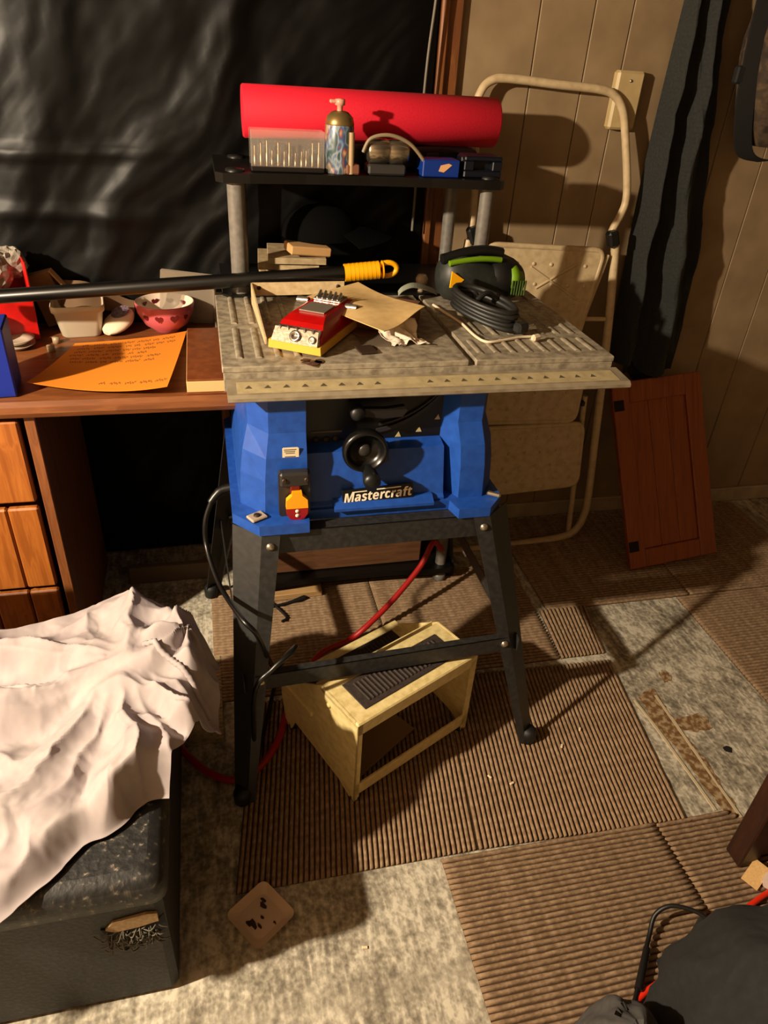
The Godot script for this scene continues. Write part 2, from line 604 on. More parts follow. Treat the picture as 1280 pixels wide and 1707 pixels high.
func carpet() -> void:
	var m := mottle("brown_carpet", [[0.0, Color(0.4, 0.32, 0.24)], [0.45, Color(0.51, 0.42, 0.325)], [0.6, Color(0.56, 0.465, 0.365)], [1.0, Color(0.66, 0.57, 0.47)]], 0.95, {"seed": 31, "freq": 0.06, "oct": 5, "w": 512, "h": 512, "size": 512, "scale": 1.7, "spec": 0.2, "bump": 0.08})
	var g := func(px: float, py: float) -> Vector3:
		return aty(px, py, 0.0)
	var a: Vector3 = g.call(393, 1492)
	var s: Vector3 = g.call(795, 1418)
	var b: Vector3 = g.call(1142, 1366)
	var bt: Vector3 = g.call(1015, 1102)
	var stp := s + (bt - b)
	var atp := a + (bt - b) * 0.98
	rib_tile("ribbed brown carpet tile running under the cream step stool", a, atp, stp, s, m)
	rib_tile("ribbed brown carpet tile under the front right foot of the saw stand", s + Vector3(0.003, 0, 0), stp + Vector3(0.003, 0, 0), bt, b, m)
	# near row, ribs across
	var c: Vector3 = g.call(738, 1442)
	var d: Vector3 = g.call(1092, 1378)
	c.z -= 0.012
	d.z -= 0.010
	var dn := Vector3(d.x + 0.01, 0, d.z + 0.49)
	rib_tile("ribbed brown carpet tile lying edge on to the bare floor patch", c, d, dn, Vector3(c.x, 0, c.z + 0.5), m)
	var e := Vector3(d.x + 0.49, 0, d.z + 0.004)
	var cut := func(v: float) -> float:
		return 0.36 + v * 1.1 if v < 0.2 else 1.0
	rib_tile("ribbed brown carpet tile with a cut corner under the dark table leg", d + Vector3(0.003, 0, 0.004), e, e + Vector3(0.0, 0, 0.49), dn + Vector3(0.003, 0, 0.0), m, cut)
	# behind the saw
	var zt := minf(stp.z, atp.z) - 0.012
	rib_tile("ribbed brown carpet tile between the saw stand and the wooden box", Vector3(0.42, 0, zt), Vector3(0.88, 0, zt), Vector3(0.9, 0, zt - 0.44), Vector3(0.42, 0, zt - 0.44), m)
	rib_tile("ribbed brown carpet tile behind the left legs of the saw stand", Vector3(-0.06, 0, zt), Vector3(0.417, 0, zt), Vector3(0.417, 0, zt - 0.44), Vector3(-0.06, 0, zt - 0.44), m)
	rib_tile("narrow ribbed brown carpet strip beside the bare floor patch", Vector3(0.885, 0, zt), Vector3(0.905, 0, zt - 0.2), Vector3(1.06, 0, zt - 0.2), Vector3(1.02, 0, zt), m)
	# along the wall
	var z0 := -1.475
	rib_tile("ribbed brown carpet tile under the foot of the step ladder", Vector3(0.93, 0, z0), Vector3(1.42, 0, z0), Vector3(1.42, 0, z0 - 0.49), Vector3(0.93, 0, z0 - 0.49), m)
	rib_tile("ribbed brown carpet tile under the leaning framed board", Vector3(1.424, 0, z0), Vector3(1.92, 0, z0), Vector3(1.92, 0, z0 - 0.49), Vector3(1.424, 0, z0 - 0.49), m)
	var q: Vector3 = g.call(1182, 1060)
	rib_tile("ribbed brown carpet tile in front of the leaning framed board", Vector3(q.x, 0, z0 + 0.49), Vector3(q.x + 0.49, 0, z0 + 0.49), Vector3(q.x + 0.49, 0, z0 + 0.004), Vector3(q.x, 0, z0 + 0.004), m)
	# a tile laid upside down by the trunk
	var jute := mottle("jute_back", [[0.0, Color(0.42, 0.38, 0.27)], [0.5, Color(0.56, 0.51, 0.38)], [1.0, Color(0.66, 0.6, 0.47)]], 0.95, {"seed": 41, "freq": 0.05, "scale": 3.0, "bump": 0.06})
	var up := thing("carpet_offcut", "flat beige carpet offcut with stitched edge beside the saw leg", "carpet offcut", Vector3(-0.08, 0, -1.3))
	var st := S()
	bx(st, Vector3(-0.0845, 0.003, -1.3), Vector3(0.085, 0.006, 0.29), 0.002)
	obj("mat", st, jute, up)
	st = S()
	for k in 23:
		bx(st, Vector3(-0.053, 0.0065, -1.165 - k * 0.012), Vector3(0.02, 0.003, 0.005), 0.001)
	obj("stitching", st, plain("stitch", Color(0.62, 0.55, 0.42), 0.9), up)

# ---------------------------------------------------------------- desk
const DT := 0.76
func desk() -> void:
	var t := thing("desk", "brown wooden desk with grooved drawers and a rounded top edge", "desk", Vector3(-0.5, 0, -1.7))
	var top := wood("desk_top_wood", Color(0.38, 0.21, 0.1), Color(0.53, 0.32, 0.165), false, 51, 0.42)
	var st := S()
	var prof := [Vector2(-1.935, 0.722), Vector2(-1.455, 0.722), Vector2(-1.444, 0.727), Vector2(-1.439, 0.738), Vector2(-1.441, 0.751), Vector2(-1.45, 0.76), Vector2(-1.935, 0.76)]
	# profile lies in z,y; extruded along x
	prism(st, prof, 1.3, Transform3D(Basis(Vector3(0, 0, 1), Vector3(0, 1, 0), Vector3(-1, 0, 0)), Vector3(0.05, 0, 0)))
	obj("desk_top", st, top, t)
	var side := wood("desk_side_wood", Color(0.38, 0.21, 0.1), Color(0.53, 0.32, 0.165), true, 52, 0.5)
	st = S()
	bx(st, Vector3(-0.383, 0.361, -1.69), Vector3(0.022, 0.722, 0.46), 0.002)
	obj("side_panel", st, side, t)
	st = S()
	bx(st, Vector3(-0.95, 0.361, -1.69), Vector3(0.022, 0.722, 0.46), 0.002)
	obj("side_panel", st, side, t)
	st = S()
	bx(st, Vector3(-0.667, 0.361, -1.915), Vector3(0.54, 0.722, 0.01), 0.002)
	obj("back_panel", st, side, t)
	st = S()
	bx(st, Vector3(-0.667, 0.02, -1.5), Vector3(0.54, 0.04, 0.02), 0.002)
	obj("plinth", st, side, t)
	st = S()
	bx(st, Vector3(0.02, 0.361, -1.885), Vector3(0.022, 0.722, 0.1), 0.002)
	obj("rear_leg", st, side, t)
	var dr := wood("drawer_wood", Color(0.52, 0.28, 0.1), Color(0.68, 0.41, 0.17), true, 53, 0.4)
	for a in [[0.515, 0.712, false], [0.278, 0.5, true], [0.045, 0.266, true]]:
		st = S()
		bx(st, Vector3(-0.67, (a[0] + a[1]) / 2, -1.6), Vector3(0.5, a[1] - a[0] - 0.03, 0.25), 0.002)
		var d := obj("drawer", st, side, t)
		var cuts: Array = [-0.94, -0.406]
		if a[2]:
			cuts = [-0.94, -0.86, -0.78, -0.7, -0.625, -0.55, -0.472, -0.406]
		for k in cuts.size() - 1:
			st = S()
			bx(st, Vector3((cuts[k] + cuts[k + 1]) / 2, (a[0] + a[1]) / 2, -1.467), Vector3(cuts[k + 1] - cuts[k] - 0.002, a[1] - a[0], 0.018), 0.004)
			obj("front_board", st, dr, d)

# ---------------------------------------------------------------- table saw
func saw() -> void:
	var t := thing("table_saw", "blue bench table saw with grey slotted table on a black splayed stand", "table saw", Vector3(0.3, 0, -1.35))
	var alu := mottle("saw_table_metal", [[0.0, Color(0.42, 0.38, 0.32)], [0.4, Color(0.54, 0.5, 0.43)], [0.6, Color(0.6, 0.56, 0.48)], [1.0, Color(0.68, 0.64, 0.56)]], 0.5, {"seed": 61, "freq": 0.03, "oct": 5, "size": 512, "w": 512, "h": 512, "scale": 2.6, "metal": 0.15, "bump": 0.01})
	var cream := mottle("rail_tape", [[0.0, Color(0.58, 0.52, 0.4)], [0.5, Color(0.66, 0.6, 0.45)], [1.0, Color(0.71, 0.65, 0.5)]], 0.5, {"seed": 62, "freq": 0.04, "scale": 3.0})
	var blue := mottle("saw_blue", [[0.0, Color(0.085, 0.24, 0.53)], [0.5, Color(0.1, 0.275, 0.6)], [1.0, Color(0.125, 0.31, 0.65)]], 0.42, {"seed": 63, "freq": 0.05, "scale": 3.0, "bump": 0.01})
	var black := plain("saw_black", Color(0.035, 0.033, 0.03), 0.4)
	var dark := mottle("stand_paint", [[0.0, Color(0.1, 0.098, 0.095)], [0.5, Color(0.14, 0.138, 0.135)], [1.0, Color(0.19, 0.185, 0.18)]], 0.5, {"seed": 64, "freq": 0.06, "scale": 4.0})
	var bolt := plain("bolt_zinc", Color(0.75, 0.71, 0.63), 0.3, 0.9)
	# --- table slab
	var x0 := 0.012
	var x1 := 0.788
	var zf := -1.228
	var zb := -1.69
	var y := 0.91
	var st := S()
	var slots := [[0.395, 0.41]]
	bx(st, Vector3((x0 + x1) / 2, y - 0.0155, (zf + zb) / 2), Vector3(x1 - x0 - 0.03, 0.009, zf - zb - 0.03), 0.001)
	bx(st, Vector3((x0 + 0.478) / 2, y - 0.006, (zf + zb) / 2), Vector3(0.478 - x0, 0.012, zf - zb), 0.002)
	bx(st, Vector3((0.492 + x1) / 2, y - 0.006, (zf + zb) / 2), Vector3(x1 - 0.492, 0.012, zf - zb), 0.002)
	bx(st, Vector3((x0 + x1) / 2, y - 0.03, zf - 0.007), Vector3(x1 - x0 - 0.004, 0.036, 0.012), 0.001)
	bx(st, Vector3((x0 + x1) / 2, y - 0.03, zb + 0.007), Vector3(x1 - x0 - 0.004, 0.036, 0.012), 0.001)
	bx(st, Vector3(x0 + 0.009, y - 0.0305, (zf + zb) / 2), Vector3(0.012, 0.034, zf - zb - 0.03), 0.001)
	bx(st, Vector3(x1 - 0.009, y - 0.0305, (zf + zb) / 2), Vector3(0.012, 0.034, zf - zb - 0.03), 0.001)
	var tab := obj("saw_table", st, alu, t)
	# raised bars cast in the table
	var bars := []
	for k in 4:
		bars.append([0.045 + k * 0.036, -1.268, -1.43])
		bars.append([0.045 + k * 0.036, -1.462, -1.64])
	for k in 8:
		bars.append([0.512 + k * 0.035, -1.262, -1.335])
	for k in 7:
		bars.append([0.547 + k * 0.035, -1.365, -1.52])
	bars.append([0.757, -1.545, -1.66])
	for b in bars:
		st = S()
		var pr := []
		for q in 9:
			var a := PI * q / 8.0
			pr.append(Vector2(0.006 * cos(a), 0.0035 * sin(a)))
		prism(st, pr, b[2] - b[1], Transform3D(Basis(), Vector3(b[0], y, b[1])), true)
		obj("raised_bar", st, alu, tab)
	st = S()
	bx(st, Vector3(0.325, y + 0.0005, -1.46), Vector3(0.085, 0.003, 0.3), 0.001)
	obj("throat_plate", st, plain("throat_dark", Color(0.4, 0.35, 0.29), 0.55, 0.2), tab)
	var rust := mottle("rust", [[0.0, Color(0.14, 0.07, 0.03)], [0.6, Color(0.3, 0.16, 0.08)], [1.0, Color(0.42, 0.28, 0.17)]], 0.9, {"seed": 66, "freq": 0.08, "scale": 5.0})
	st = S()
	for q in [[0.176, -1.235, 0.02, 0.012], [0.19, -1.242, 0.009, 0.012], [0.3, -1.3, 0.012, 0.02], [0.165, -1.25, 0.012, 0.008]]:
		var blob := []
		for k in 11:
			var a := TAU * k / 11.0
			var rr := rng.randf_range(0.7, 1.2)
			blob.append(Vector2(cos(a) * q[2] * rr, sin(a) * q[3] * rr))
		prism(st, blob, 0.0012, Transform3D(Basis(Vector3.RIGHT, -PI / 2), Vector3(q[0], y, q[1])))
	obj("rust_spot", st, rust, tab)
	# --- front rail with its scale
	st = S()
	var pr2 := [Vector2(zf, 0.872), Vector2(-1.166, 0.872), Vector2(-1.16, 0.876), Vector2(-1.16, 0.882), Vector2(-1.17, 0.889), Vector2(zf + 0.002, 0.892), Vector2(zf + 0.002, 0.872)]
	pr2 = [Vector2(zf + 0.001, 0.868), Vector2(-1.166, 0.868), Vector2(-1.16, 0.872), Vector2(-1.16, 0.878), Vector2(-1.166, 0.883), Vector2(zf + 0.001, 0.887)]
	var ext := Transform3D(Basis(Vector3(0, 0, 1), Vector3(0, 1, 0), Vector3(-1, 0, 0)), Vector3(0.795, 0, 0))
	prism(st, pr2, 0.777, ext)
	var rail := obj("front_rail", st, mottle("rail_metal", [[0.0, Color(0.52, 0.47, 0.38)], [1.0, Color(0.66, 0.61, 0.52)]], 0.45, {"seed": 67, "freq": 0.03, "scale": 3.0, "metal": 0.3}), t)
	st = S()
	prism(st, [Vector2(-1.213, 0.8859), Vector2(-1.171, 0.8831), Vector2(-1.171, 0.8841), Vector2(-1.213, 0.8869)], 0.74, Transform3D(ext.basis, Vector3(0.775, 0, 0)))
	obj("scale_tape", st, cream, rail)
	var mark := plain("scale_ink", Color(0.3, 0.26, 0.2), 0.7)
	for k in 21:
		if k == 8 or k == 9:
			continue
		st = S()
		var mx := 0.055 + k * 0.0335
		var mz := -1.187
		var my := 0.8852
		prism(st, [Vector2(-0.006, 0), Vector2(0.006, 0), Vector2(0.001, 0.011)], 0.0006, Transform3D(Basis(Vector3.RIGHT, -PI / 2 + 0.067), Vector3(mx, my, mz)))
		obj("scale_mark", st, mark, rail)
	# --- blue housing
	st = S()
	var secs := [[0.885, 0.0, 0.0], [0.79, 0.0, 0.0], [0.745, 0.012, 0.016], [0.7, 0.018, 0.022], [0.628, 0.022, 0.026]]
	var rings := []
	for sc in secs:
		var e: float = sc[1]
		var zz: float = sc[2]
		var ring := []
		for q in [Vector2(0.05 - e, -1.3), Vector2(0.052 - e, -1.245 + zz), Vector2(0.088 - e * 0.6, -1.196 + zz), Vector2(0.158, -1.196 + zz), Vector2(0.164, -1.25), Vector2(0.164, -1.62), Vector2(0.075 - e, -1.62), Vector2(0.05 - e, -1.58)]:
			ring.append(Vector3(q.x, sc[0], q.y))
		rings.append(ring)
	loft(st, rings, true, false, false)
	var left_col := obj("left_column", st, blue, t)
	st = S()
	rings = []
	for sc in secs:
		var e: float = sc[1]
		var zz: float = sc[2]
		var ring := []
		for q in [Vector2(0.538 + e, -1.3), Vector2(0.536 + e, -1.25 + zz), Vector2(0.512 + e * 0.6, -1.205 + zz), Vector2(0.462 + e * 0.5, -1.205 + zz), Vector2(0.44, -1.25), Vector2(0.44, -1.62), Vector2(0.515 + e, -1.62), Vector2(0.538 + e, -1.58)]:
			ring.append(Vector3(q.x, sc[0], q.y))
		rings.append(ring)
	loft(st, rings, true, false, false)
	obj("right_column", st, blue, t)
	# lower front panel: slopes out towards the foot, with a raised middle
	st = S()
	prism(st, [Vector2(-1.6, 0.628), Vector2(-1.178, 0.628), Vector2(-1.178, 0.634), Vector2(-1.186, 0.64), Vector2(-1.212, 0.735), Vector2(-1.25, 0.742), Vector2(-1.6, 0.742)], 0.28, Transform3D(Basis(Vector3(0, 0, 1), Vector3(0, 1, 0), Vector3(-1, 0, 0)), Vector3(0.441, 0, 0)))
	obj("front_panel", st, blue, t)
	st = S()
	prism(st, [Vector2(-1.3, 0.628), Vector2(-1.16, 0.628), Vector2(-1.16, 0.634), Vector2(-1.178, 0.644), Vector2(-1.3, 0.644)], 0.205, Transform3D(Basis(Vector3(0, 0, 1), Vector3(0, 1, 0), Vector3(-1, 0, 0)), Vector3(0.415, 0, 0)))
	obj("raised_panel", st, blue, t)
	# flange round the foot: wide corners, notched front
	st = S()
	var fl := [Vector2(0.06, 1.128), Vector2(0.156, 1.128), Vector2(0.16, 1.172), Vector2(0.452, 1.172), Vector2(0.462, 1.135), Vector2(0.53, 1.135), Vector2(0.568, 1.178), Vector2(0.565, 1.6), Vector2(0.54, 1.63), Vector2(0.04, 1.63), Vector2(0.012, 1.6), Vector2(0.012, 1.182)]
	prism(st, fl, 0.022, Transform3D(Basis(Vector3(1, 0, 0), Vector3(0, 0, -1), Vector3(0, 1, 0)), Vector3(0, 0.607, 0)))
	var flange := obj("flange", st, blue, t)
	st = S()
	bx(st, Vector3(0.058, 0.6325, -1.158), Vector3(0.034, 0.006, 0.026), 0.002, Basis(Vector3.UP, 0.5))
	obj("corner_pad", st, plain("pad_beige", Color(0.62, 0.56, 0.48), 0.6), flange)
	st = S()
	lathe(st, [Vector2(0.007, 0), Vector2(0.006, 0.003), Vector2(0, 0.003)], 12, Transform3D(Basis(), Vector3(0.058, 0.6352, -1.158)))
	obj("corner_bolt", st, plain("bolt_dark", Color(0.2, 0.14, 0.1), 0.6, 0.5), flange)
	st = S()
	bx(st, Vector3(0.55, 0.634, -1.175), Vector3(0.03, 0.008, 0.012), 0.003, Basis(Vector3.UP, -0.6))
	obj("corner_clip", st, bolt, flange)
	# black upper panel with the bevel slot
	st = S()
	bx(st, Vector3(0.302, 0.812, -1.262), Vector3(0.29, 0.15, 0.03), 0.003)
	bx(st, Vector3(0.302, 0.815, -1.43), Vector3(0.29, 0.15, 0.3), 0.003)
	var bev := obj("bevel_panel", st, black, t)
	st = S()
	var slot := []
	for k in 13:
		var a := lerpf(-1.42, -0.55, k / 12.0)
		slot.append(Vector3(0.275 + 0.2 * cos(a), 0.955 + 0.2 * sin(a), -1.246))
	for k in slot.size() - 1:
		bar(st, slot[k], slot[k + 1], Vector3(0, 1, 0), 0.008, 0.008, Vector3(0, 0, 1), 0.005)
		bar(st, slot[k] + Vector3(0.005, 0.016, 0), slot[k + 1] + Vector3(0.005, 0.016, 0), Vector3(0, 1, 0), 0.004, 0.004, Vector3(0, 0, 1), 0.005)
	obj("bevel_slot_rim", st, plain("rim_grey", Color(0.14, 0.13, 0.14), 0.5), bev)
	for q in [[0.352, 0.748], [0.395, 0.757], [0.432, 0.783]]:
		st = S()
		prism(st, [Vector2(-0.006, -0.004), Vector2(0.006, -0.004), Vector2(0.001, 0.007)], 0.001, Transform3D(Basis(), Vector3(q[0], q[1], -1.2465)))
		obj("bevel_mark", st, plain("mark_cream", Color(0.7, 0.64, 0.45), 0.6), bev)
	st = S()
	for k in 16:
		bx(st, Vector3(0.2 + 0.012 * (k % 4), 0.868 - 0.009 * (k / 4) - 0.003 * (k % 3), -1.2462), Vector3(0.009 + 0.003 * (k % 2), 0.0022, 0.001), 0.0002)
	bx(st, Vector3(0.205, 0.763, -1.2462), Vector3(0.062, 0.004, 0.0012), 0.0002)
	obj("warning_print", st, plain("print_grey", Color(0.36, 0.33, 0.26), 0.7), bev)
	st = S()
	for q in [[0.184, 0.745], [0.205, 0.745], [0.224, 0.746]]:
		lathe(st, [Vector2(0.0075, 0), Vector2(0.0065, 0.004), Vector2(0, 0.004)], 14, Transform3D(Basis(Vector3.RIGHT, PI / 2), Vector3(q[0], q[1], -1.247)))
	obj("pictogram", st, plain("pict_brown", Color(0.17, 0.14, 0.11), 0.6), bev)
	# --- hand wheel
	var hub := atz(607, 748, -1.19)
	var face := Transform3D(Basis(Vector3.RIGHT, PI / 2), hub)   # local y points to the front
	st = S()
	tube(st, [hub + Vector3(0, 0, -0.06), hub + Vector3(0, 0, 0.004)], 0.012, 14)
	lathe(st, [Vector2(0.0, 0.002), Vector2(0.026, 0.0), Vector2(0.034, 0.008), Vector2(0.036, 0.018), Vector2(0.041, 0.02), Vector2(0.045, 0.012), Vector2(0.044, 0.0), Vector2(0.036, -0.008), Vector2(0.02, -0.01), Vector2(0, -0.01)], 36, face)
	var wheel := obj("hand_wheel", st, plain("wheel_black", Color(0.05, 0.05, 0.048), 0.28), t)
	st = S()
	lathe(st, [Vector2(0.013, 0.0), Vector2(0.013, 0.008), Vector2(0.008, 0.011), Vector2(0, 0.011)], 20, face)
	obj("hub_cap", st, plain("hub_grey", Color(0.16, 0.15, 0.14), 0.4), wheel)
	st = S()
	var kn := atz(617, 793, -1.165)
	lathe(st, [Vector2(0.0, -0.03), Vector2(0.012, -0.03), Vector2(0.014, -0.01), Vector2(0.0175, 0.016), Vector2(0.0165, 0.024), Vector2(0.008, 0.028), Vector2(0, 0.028)], 22, Transform3D(Basis(Vector3.RIGHT, PI / 2 + 0.12), kn))
	obj("crank_knob", st, plain("knob_grey", Color(0.06, 0.066, 0.066), 0.4), wheel)
	# --- bevel lock lever
	var lk := atz(597, 690, -1.2)
	st = S()
	lathe(st, [Vector2(0.0, -0.05), Vector2(0.011, -0.05), Vector2(0.015, 0.0), Vector2(0.012, 0.006), Vector2(0, 0.006)], 18, Transform3D(Basis(Vector3.RIGHT, PI / 2), lk))
	var lv := obj("lock_lever", st, plain("lever_dark", Color(0.09, 0.085, 0.08), 0.45), t)
	st = S()
	var arm := []
	for q in [Vector2(0.0, -0.008), Vector2(0.05, -0.014), Vector2(0.085, -0.012), Vector2(0.094, 0.0), Vector2(0.088, 0.01), Vector2(0.05, 0.006), Vector2(0.0, 0.008)]:
		arm.append(q)
	prism(st, arm, 0.012, Transform3D(Basis(), lk + Vector3(0.004, 0, -0.016)))
	obj("lever_arm", st, plain("arm_dark", Color(0.1, 0.085, 0.085), 0.45), lv)
	st = S()
	bx(st, atz(640, 752, -1.215), Vector3(0.01, 0.03, 0.04), 0.002)
	obj("pointer", st, plain("pointer_grey", Color(0.2, 0.19, 0.17), 0.4), wheel)
	# --- switch
	var zs := -1.168
	var pl := Vector3(0.13, 0.68, zs)
	st = S()
	prism(st, round_rect(0.06, 0.098, 0.006), 0.012, Transform3D(Basis(), Vector3(0.131, 0.678, zs - 0.002)))
	bx(st, Vector3(0.131, 0.713, zs + 0.013), Vector3(0.056, 0.03, 0.012), 0.004)
	var sw := obj("switch_plate", st, plain("switch_grey", Color(0.15, 0.14, 0.13), 0.45), t)
	st = S()
	bx(st, Vector3(0.132, 0.692, zs + 0.012), Vector3(0.02, 0.03, 0.012), 0.003)
	obj("switch_key", st, plain("switch_red_dark", Color(0.36, 0.03, 0.03), 0.45), sw)
	st = S()
	var pd := [Vector2(-0.009, 0.022), Vector2(0.009, 0.022), Vector2(0.01, 0.014), Vector2(0.02, 0.004), Vector2(0.021, -0.014), Vector2(-0.021, -0.014), Vector2(-0.02, 0.004), Vector2(-0.01, 0.014)]
	prism(st, pd, 0.012, Transform3D(Basis(), Vector3(0.134, 0.669, zs + 0.014)))
	obj("paddle_top", st, plain("paddle_yellow", Color(0.93, 0.62, 0.06), 0.4), sw)
	st = S()
	prism(st, [Vector2(-0.021, 0.0), Vector2(0.021, 0.0), Vector2(0.02, -0.014), Vector2(0.013, -0.024), Vector2(0, -0.027), Vector2(-0.013, -0.024), Vector2(-0.02, -0.014)], 0.012, Transform3D(Basis(), Vector3(0.134, 0.655, zs + 0.014)))
	obj("paddle_bottom", st, plain("paddle_red", Color(0.55, 0.04, 0.05), 0.4), sw)
	for dy in [0.649, 0.639]:
		st = S()
		lathe(st, [Vector2(0.004, 0), Vector2(0.003, 0.0015), Vector2(0, 0.0015)], 10, Transform3D(Basis(Vector3.RIGHT, PI / 2), Vector3(0.134, dy, zs + 0.026)))
		obj("paddle_dot", st, plain("dot_white", Color(0.9, 0.82, 0.72), 0.5), sw)
	for dx in [-0.02, 0.022]:
		st = S()
		lathe(st, [Vector2(0.005, 0), Vector2(0.0045, 0.003), Vector2(0.002, 0.0035), Vector2(0, 0.002)], 12, Transform3D(Basis(Vector3.RIGHT, PI / 2), Vector3(0.131 + dx, 0.714, zs + 0.019)))
		obj("switch_screw", st, plain("screw_brown", Color(0.24, 0.17, 0.13), 0.5, 0.4), sw)
	# --- white sticker
	st = S()
	prism(st, round_rect(0.031, 0.03, 0.003), 0.001, Transform3D(Basis(), Vector3(0.127, 0.752, -1.1815)))
	var lab := obj("rating_label", st, plain("label_cream", Color(0.85, 0.79, 0.66), 0.6), t)
	st = S()
	for k in 6:
		if k == 3:
			continue
		bx(st, Vector3(0.126 - 0.001 * (k % 2), 0.7625 - k * 0.0037, -1.1805), Vector3(0.023 - 0.003 * (k % 3), 0.0017, 0.0006), 0.0001)
	obj("label_print", st, plain("label_ink", Color(0.32, 0.28, 0.22), 0.7), lab)
	# --- maker's name
	st = S()
	var tilt := Basis(Vector3.RIGHT, -0.2)
	var lc := atz(630, 823, -1.178)
	bx(st, lc, Vector3(0.146, 0.032, 0.004), 0.001, tilt * Basis(Vector3.BACK, 0.05))
	var plate := obj("name_plate", st, plain("plate_black", Color(0.012, 0.012, 0.016), 0.4), t)
	var tm := TextMesh.new()
	var fnt := SystemFont.new()
	fnt.font_names = PackedStringArray(["Droid Sans"])
	fnt.font_weight = 800
	tm.font = fnt
	tm.text = "Mastercraft"
	tm.font_size = 64
	tm.pixel_size = 0.00043
	tm.depth = 0.001
	tm.curve_step = 1.0
	var lt := MeshInstance3D.new()
	lt.name = "lettering"
	lt.mesh = tm
	lt.material_override = plain("letter_white", Color(0.9, 0.85, 0.76), 0.5)
	plate.add_child(lt)
	var slant := Basis(Vector3(1, 0, 0), Vector3(0.2, 1, 0), Vector3(0, 0, 1))
	var wid: float = tm.get_aabb().size.x
	var sc2 := 0.138 / wid
	lt.transform = Transform3D(tilt * Basis(Vector3.BACK, 0.05) * slant * Basis.from_scale(Vector3(sc2, sc2 * 1.05, 1)), lc + tilt * Vector3(0, -0.001, 0.0026))
	st = S()
	bx(st, lc + tilt * Vector3(0.022, 0.0118, 0.0024), Vector3(0.05, 0.0022, 0.001), 0.0002, tilt * Basis(Vector3.BACK, 0.05))
	bx(st, lc + tilt * Vector3(-0.038, 0.0078, 0.0024), Vector3(0.03, 0.002, 0.001), 0.0002, tilt * Basis(Vector3.BACK, 0.05))
	obj("lettering_bar", st, mats["letter_white"], plate)
	# --- stand
	var tops := {"fl": Vector3(0.064, 0.607, -1.131), "fr": Vector3(0.532, 0.607, -1.137), "bl": Vector3(0.064, 0.607, -1.622), "br": Vector3(0.532, 0.607, -1.622)}
	var feet := {"fl": Vector3(0.0, 0.012, -0.972), "fr": Vector3(0.668, 0.012, -1.016), "bl": Vector3(-0.05, 0.012, -1.71), "br": Vector3(0.67, 0.012, -1.71)}
	for k in tops:
		var sx: float = 1.0 if k[1] == "l" else -1.0
		var sz: float = -1.0 if k[0] == "f" else 1.0
		st = S()
		var wx := Vector3(sx, 0, 0)
		var wz := Vector3(-0.76 * sx, 0, 0.65 * sz).normalized()
		bar(st, tops[k], feet[k], wx, 0.036, 0.016, Vector3(0, 0, sz), 0.002)
		bar(st, tops[k], feet[k], wz, 0.07, 0.034, Vector3(0.65 * sx, 0, 0.76 * sz), 0.002)
		var leg := obj("leg", st, dark, t)
		st = S()
		var ft: Vector3 = feet[k] + wz * 0.012 + Vector3(0, 0, 0.006 * sz)
		lathe(st, [Vector2(0, -0.012), Vector2(0.019, -0.012), Vector2(0.02, 0.012), Vector2(0.016, 0.024), Vector2(0, 0.024)], 16, Transform3D(Basis(), ft + Vector3(0, 0.009, 0)))
		obj("rubber_foot", st, plain("rubber", Color(0.06, 0.062, 0.06), 0.6), leg)
		for hh in [0.583, 0.297]:
			var f2: float = (0.607 - hh) / 0.595
			var bp: Vector3 = tops[k].lerp(feet[k], f2) + wx * (0.018 - 0.008 * f2)
			st = S()
			lathe(st, [Vector2(0.0085, 0), Vector2(0.008, 0.003), Vector2(0.004, 0.006), Vector2(0, 0.0065)], 14, Transform3D(Basis(Vector3.RIGHT, -PI / 2 * sz), bp + Vector3(0, 0, 0.0005 * -sz)))
			obj("bolt", st, bolt, leg)
	for e in [["fl", "fr", -1.0], ["bl", "br", 1.0]]:
		st = S()
		var a: Vector3 = tops[e[0]] + Vector3(0.01, -0.052, -0.003 * e[2] * -1.0 + 0.004 * e[2])
		var b: Vector3 = tops[e[1]] + Vector3(-0.01, -0.052, 0.004 * e[2])
		bar(st, a, b, Vector3(0, 1, 0), 0.052, 0.052, Vector3(0, 0, e[2]), 0.002)
		bar(st, a + Vector3(0, 0.05, 0), b + Vector3(0, 0.05, 0), Vector3(0, 0, e[2]), 0.03, 0.03, Vector3(0, 1, 0), 0.002)
		obj("top_rail", st, dark, t)
		st = S()
		var f := 0.53
		a = tops[e[0]].lerp(feet[e[0]], f) + Vector3(0.004, -0.02, 0.004 * e[2])
		b = tops[e[1]].lerp(feet[e[1]], f) + Vector3(-0.004, -0.02, 0.004 * e[2])
		bar(st, a, b, Vector3(0, 1, 0), 0.04, 0.04, Vector3(0, 0, e[2]), 0.002)
		bar(st, a + Vector3(0, 0.038, 0), b + Vector3(0, 0.038, 0), Vector3(0, 0, e[2]), 0.018, 0.018, Vector3(0, 1, 0), 0.002)
		obj("lower_brace", st, dark, t)
	for e in [["fl", "bl", 1.0], ["fr", "br", -1.0]]:
		st = S()
		var a: Vector3 = tops[e[0]] + Vector3(-0.04 * e[2], -0.052, -0.05)
		var b: Vector3 = tops[e[1]] + Vector3(-0.04 * e[2], -0.052, 0.05)
		bar(st, a, b, Vector3(0, 1, 0), 0.05, 0.05, Vector3(e[2], 0, 0), 0.002)
		obj("side_rail", st, dark, t)
		st = S()
		a = tops[e[0]].lerp(feet[e[0]], 0.53) + Vector3(-0.02 * e[2], -0.02, 0)
		b = tops[e[1]].lerp(feet[e[1]], 0.53) + Vector3(-0.02 * e[2], -0.02, 0)
		bar(st, a, b, Vector3(0, 1, 0), 0.036, 0.036, Vector3(e[2], 0, 0), 0.002)
		obj("side_brace", st, dark, t)
	# --- power cord, from the left side of the housing down to the floor
	st = S()
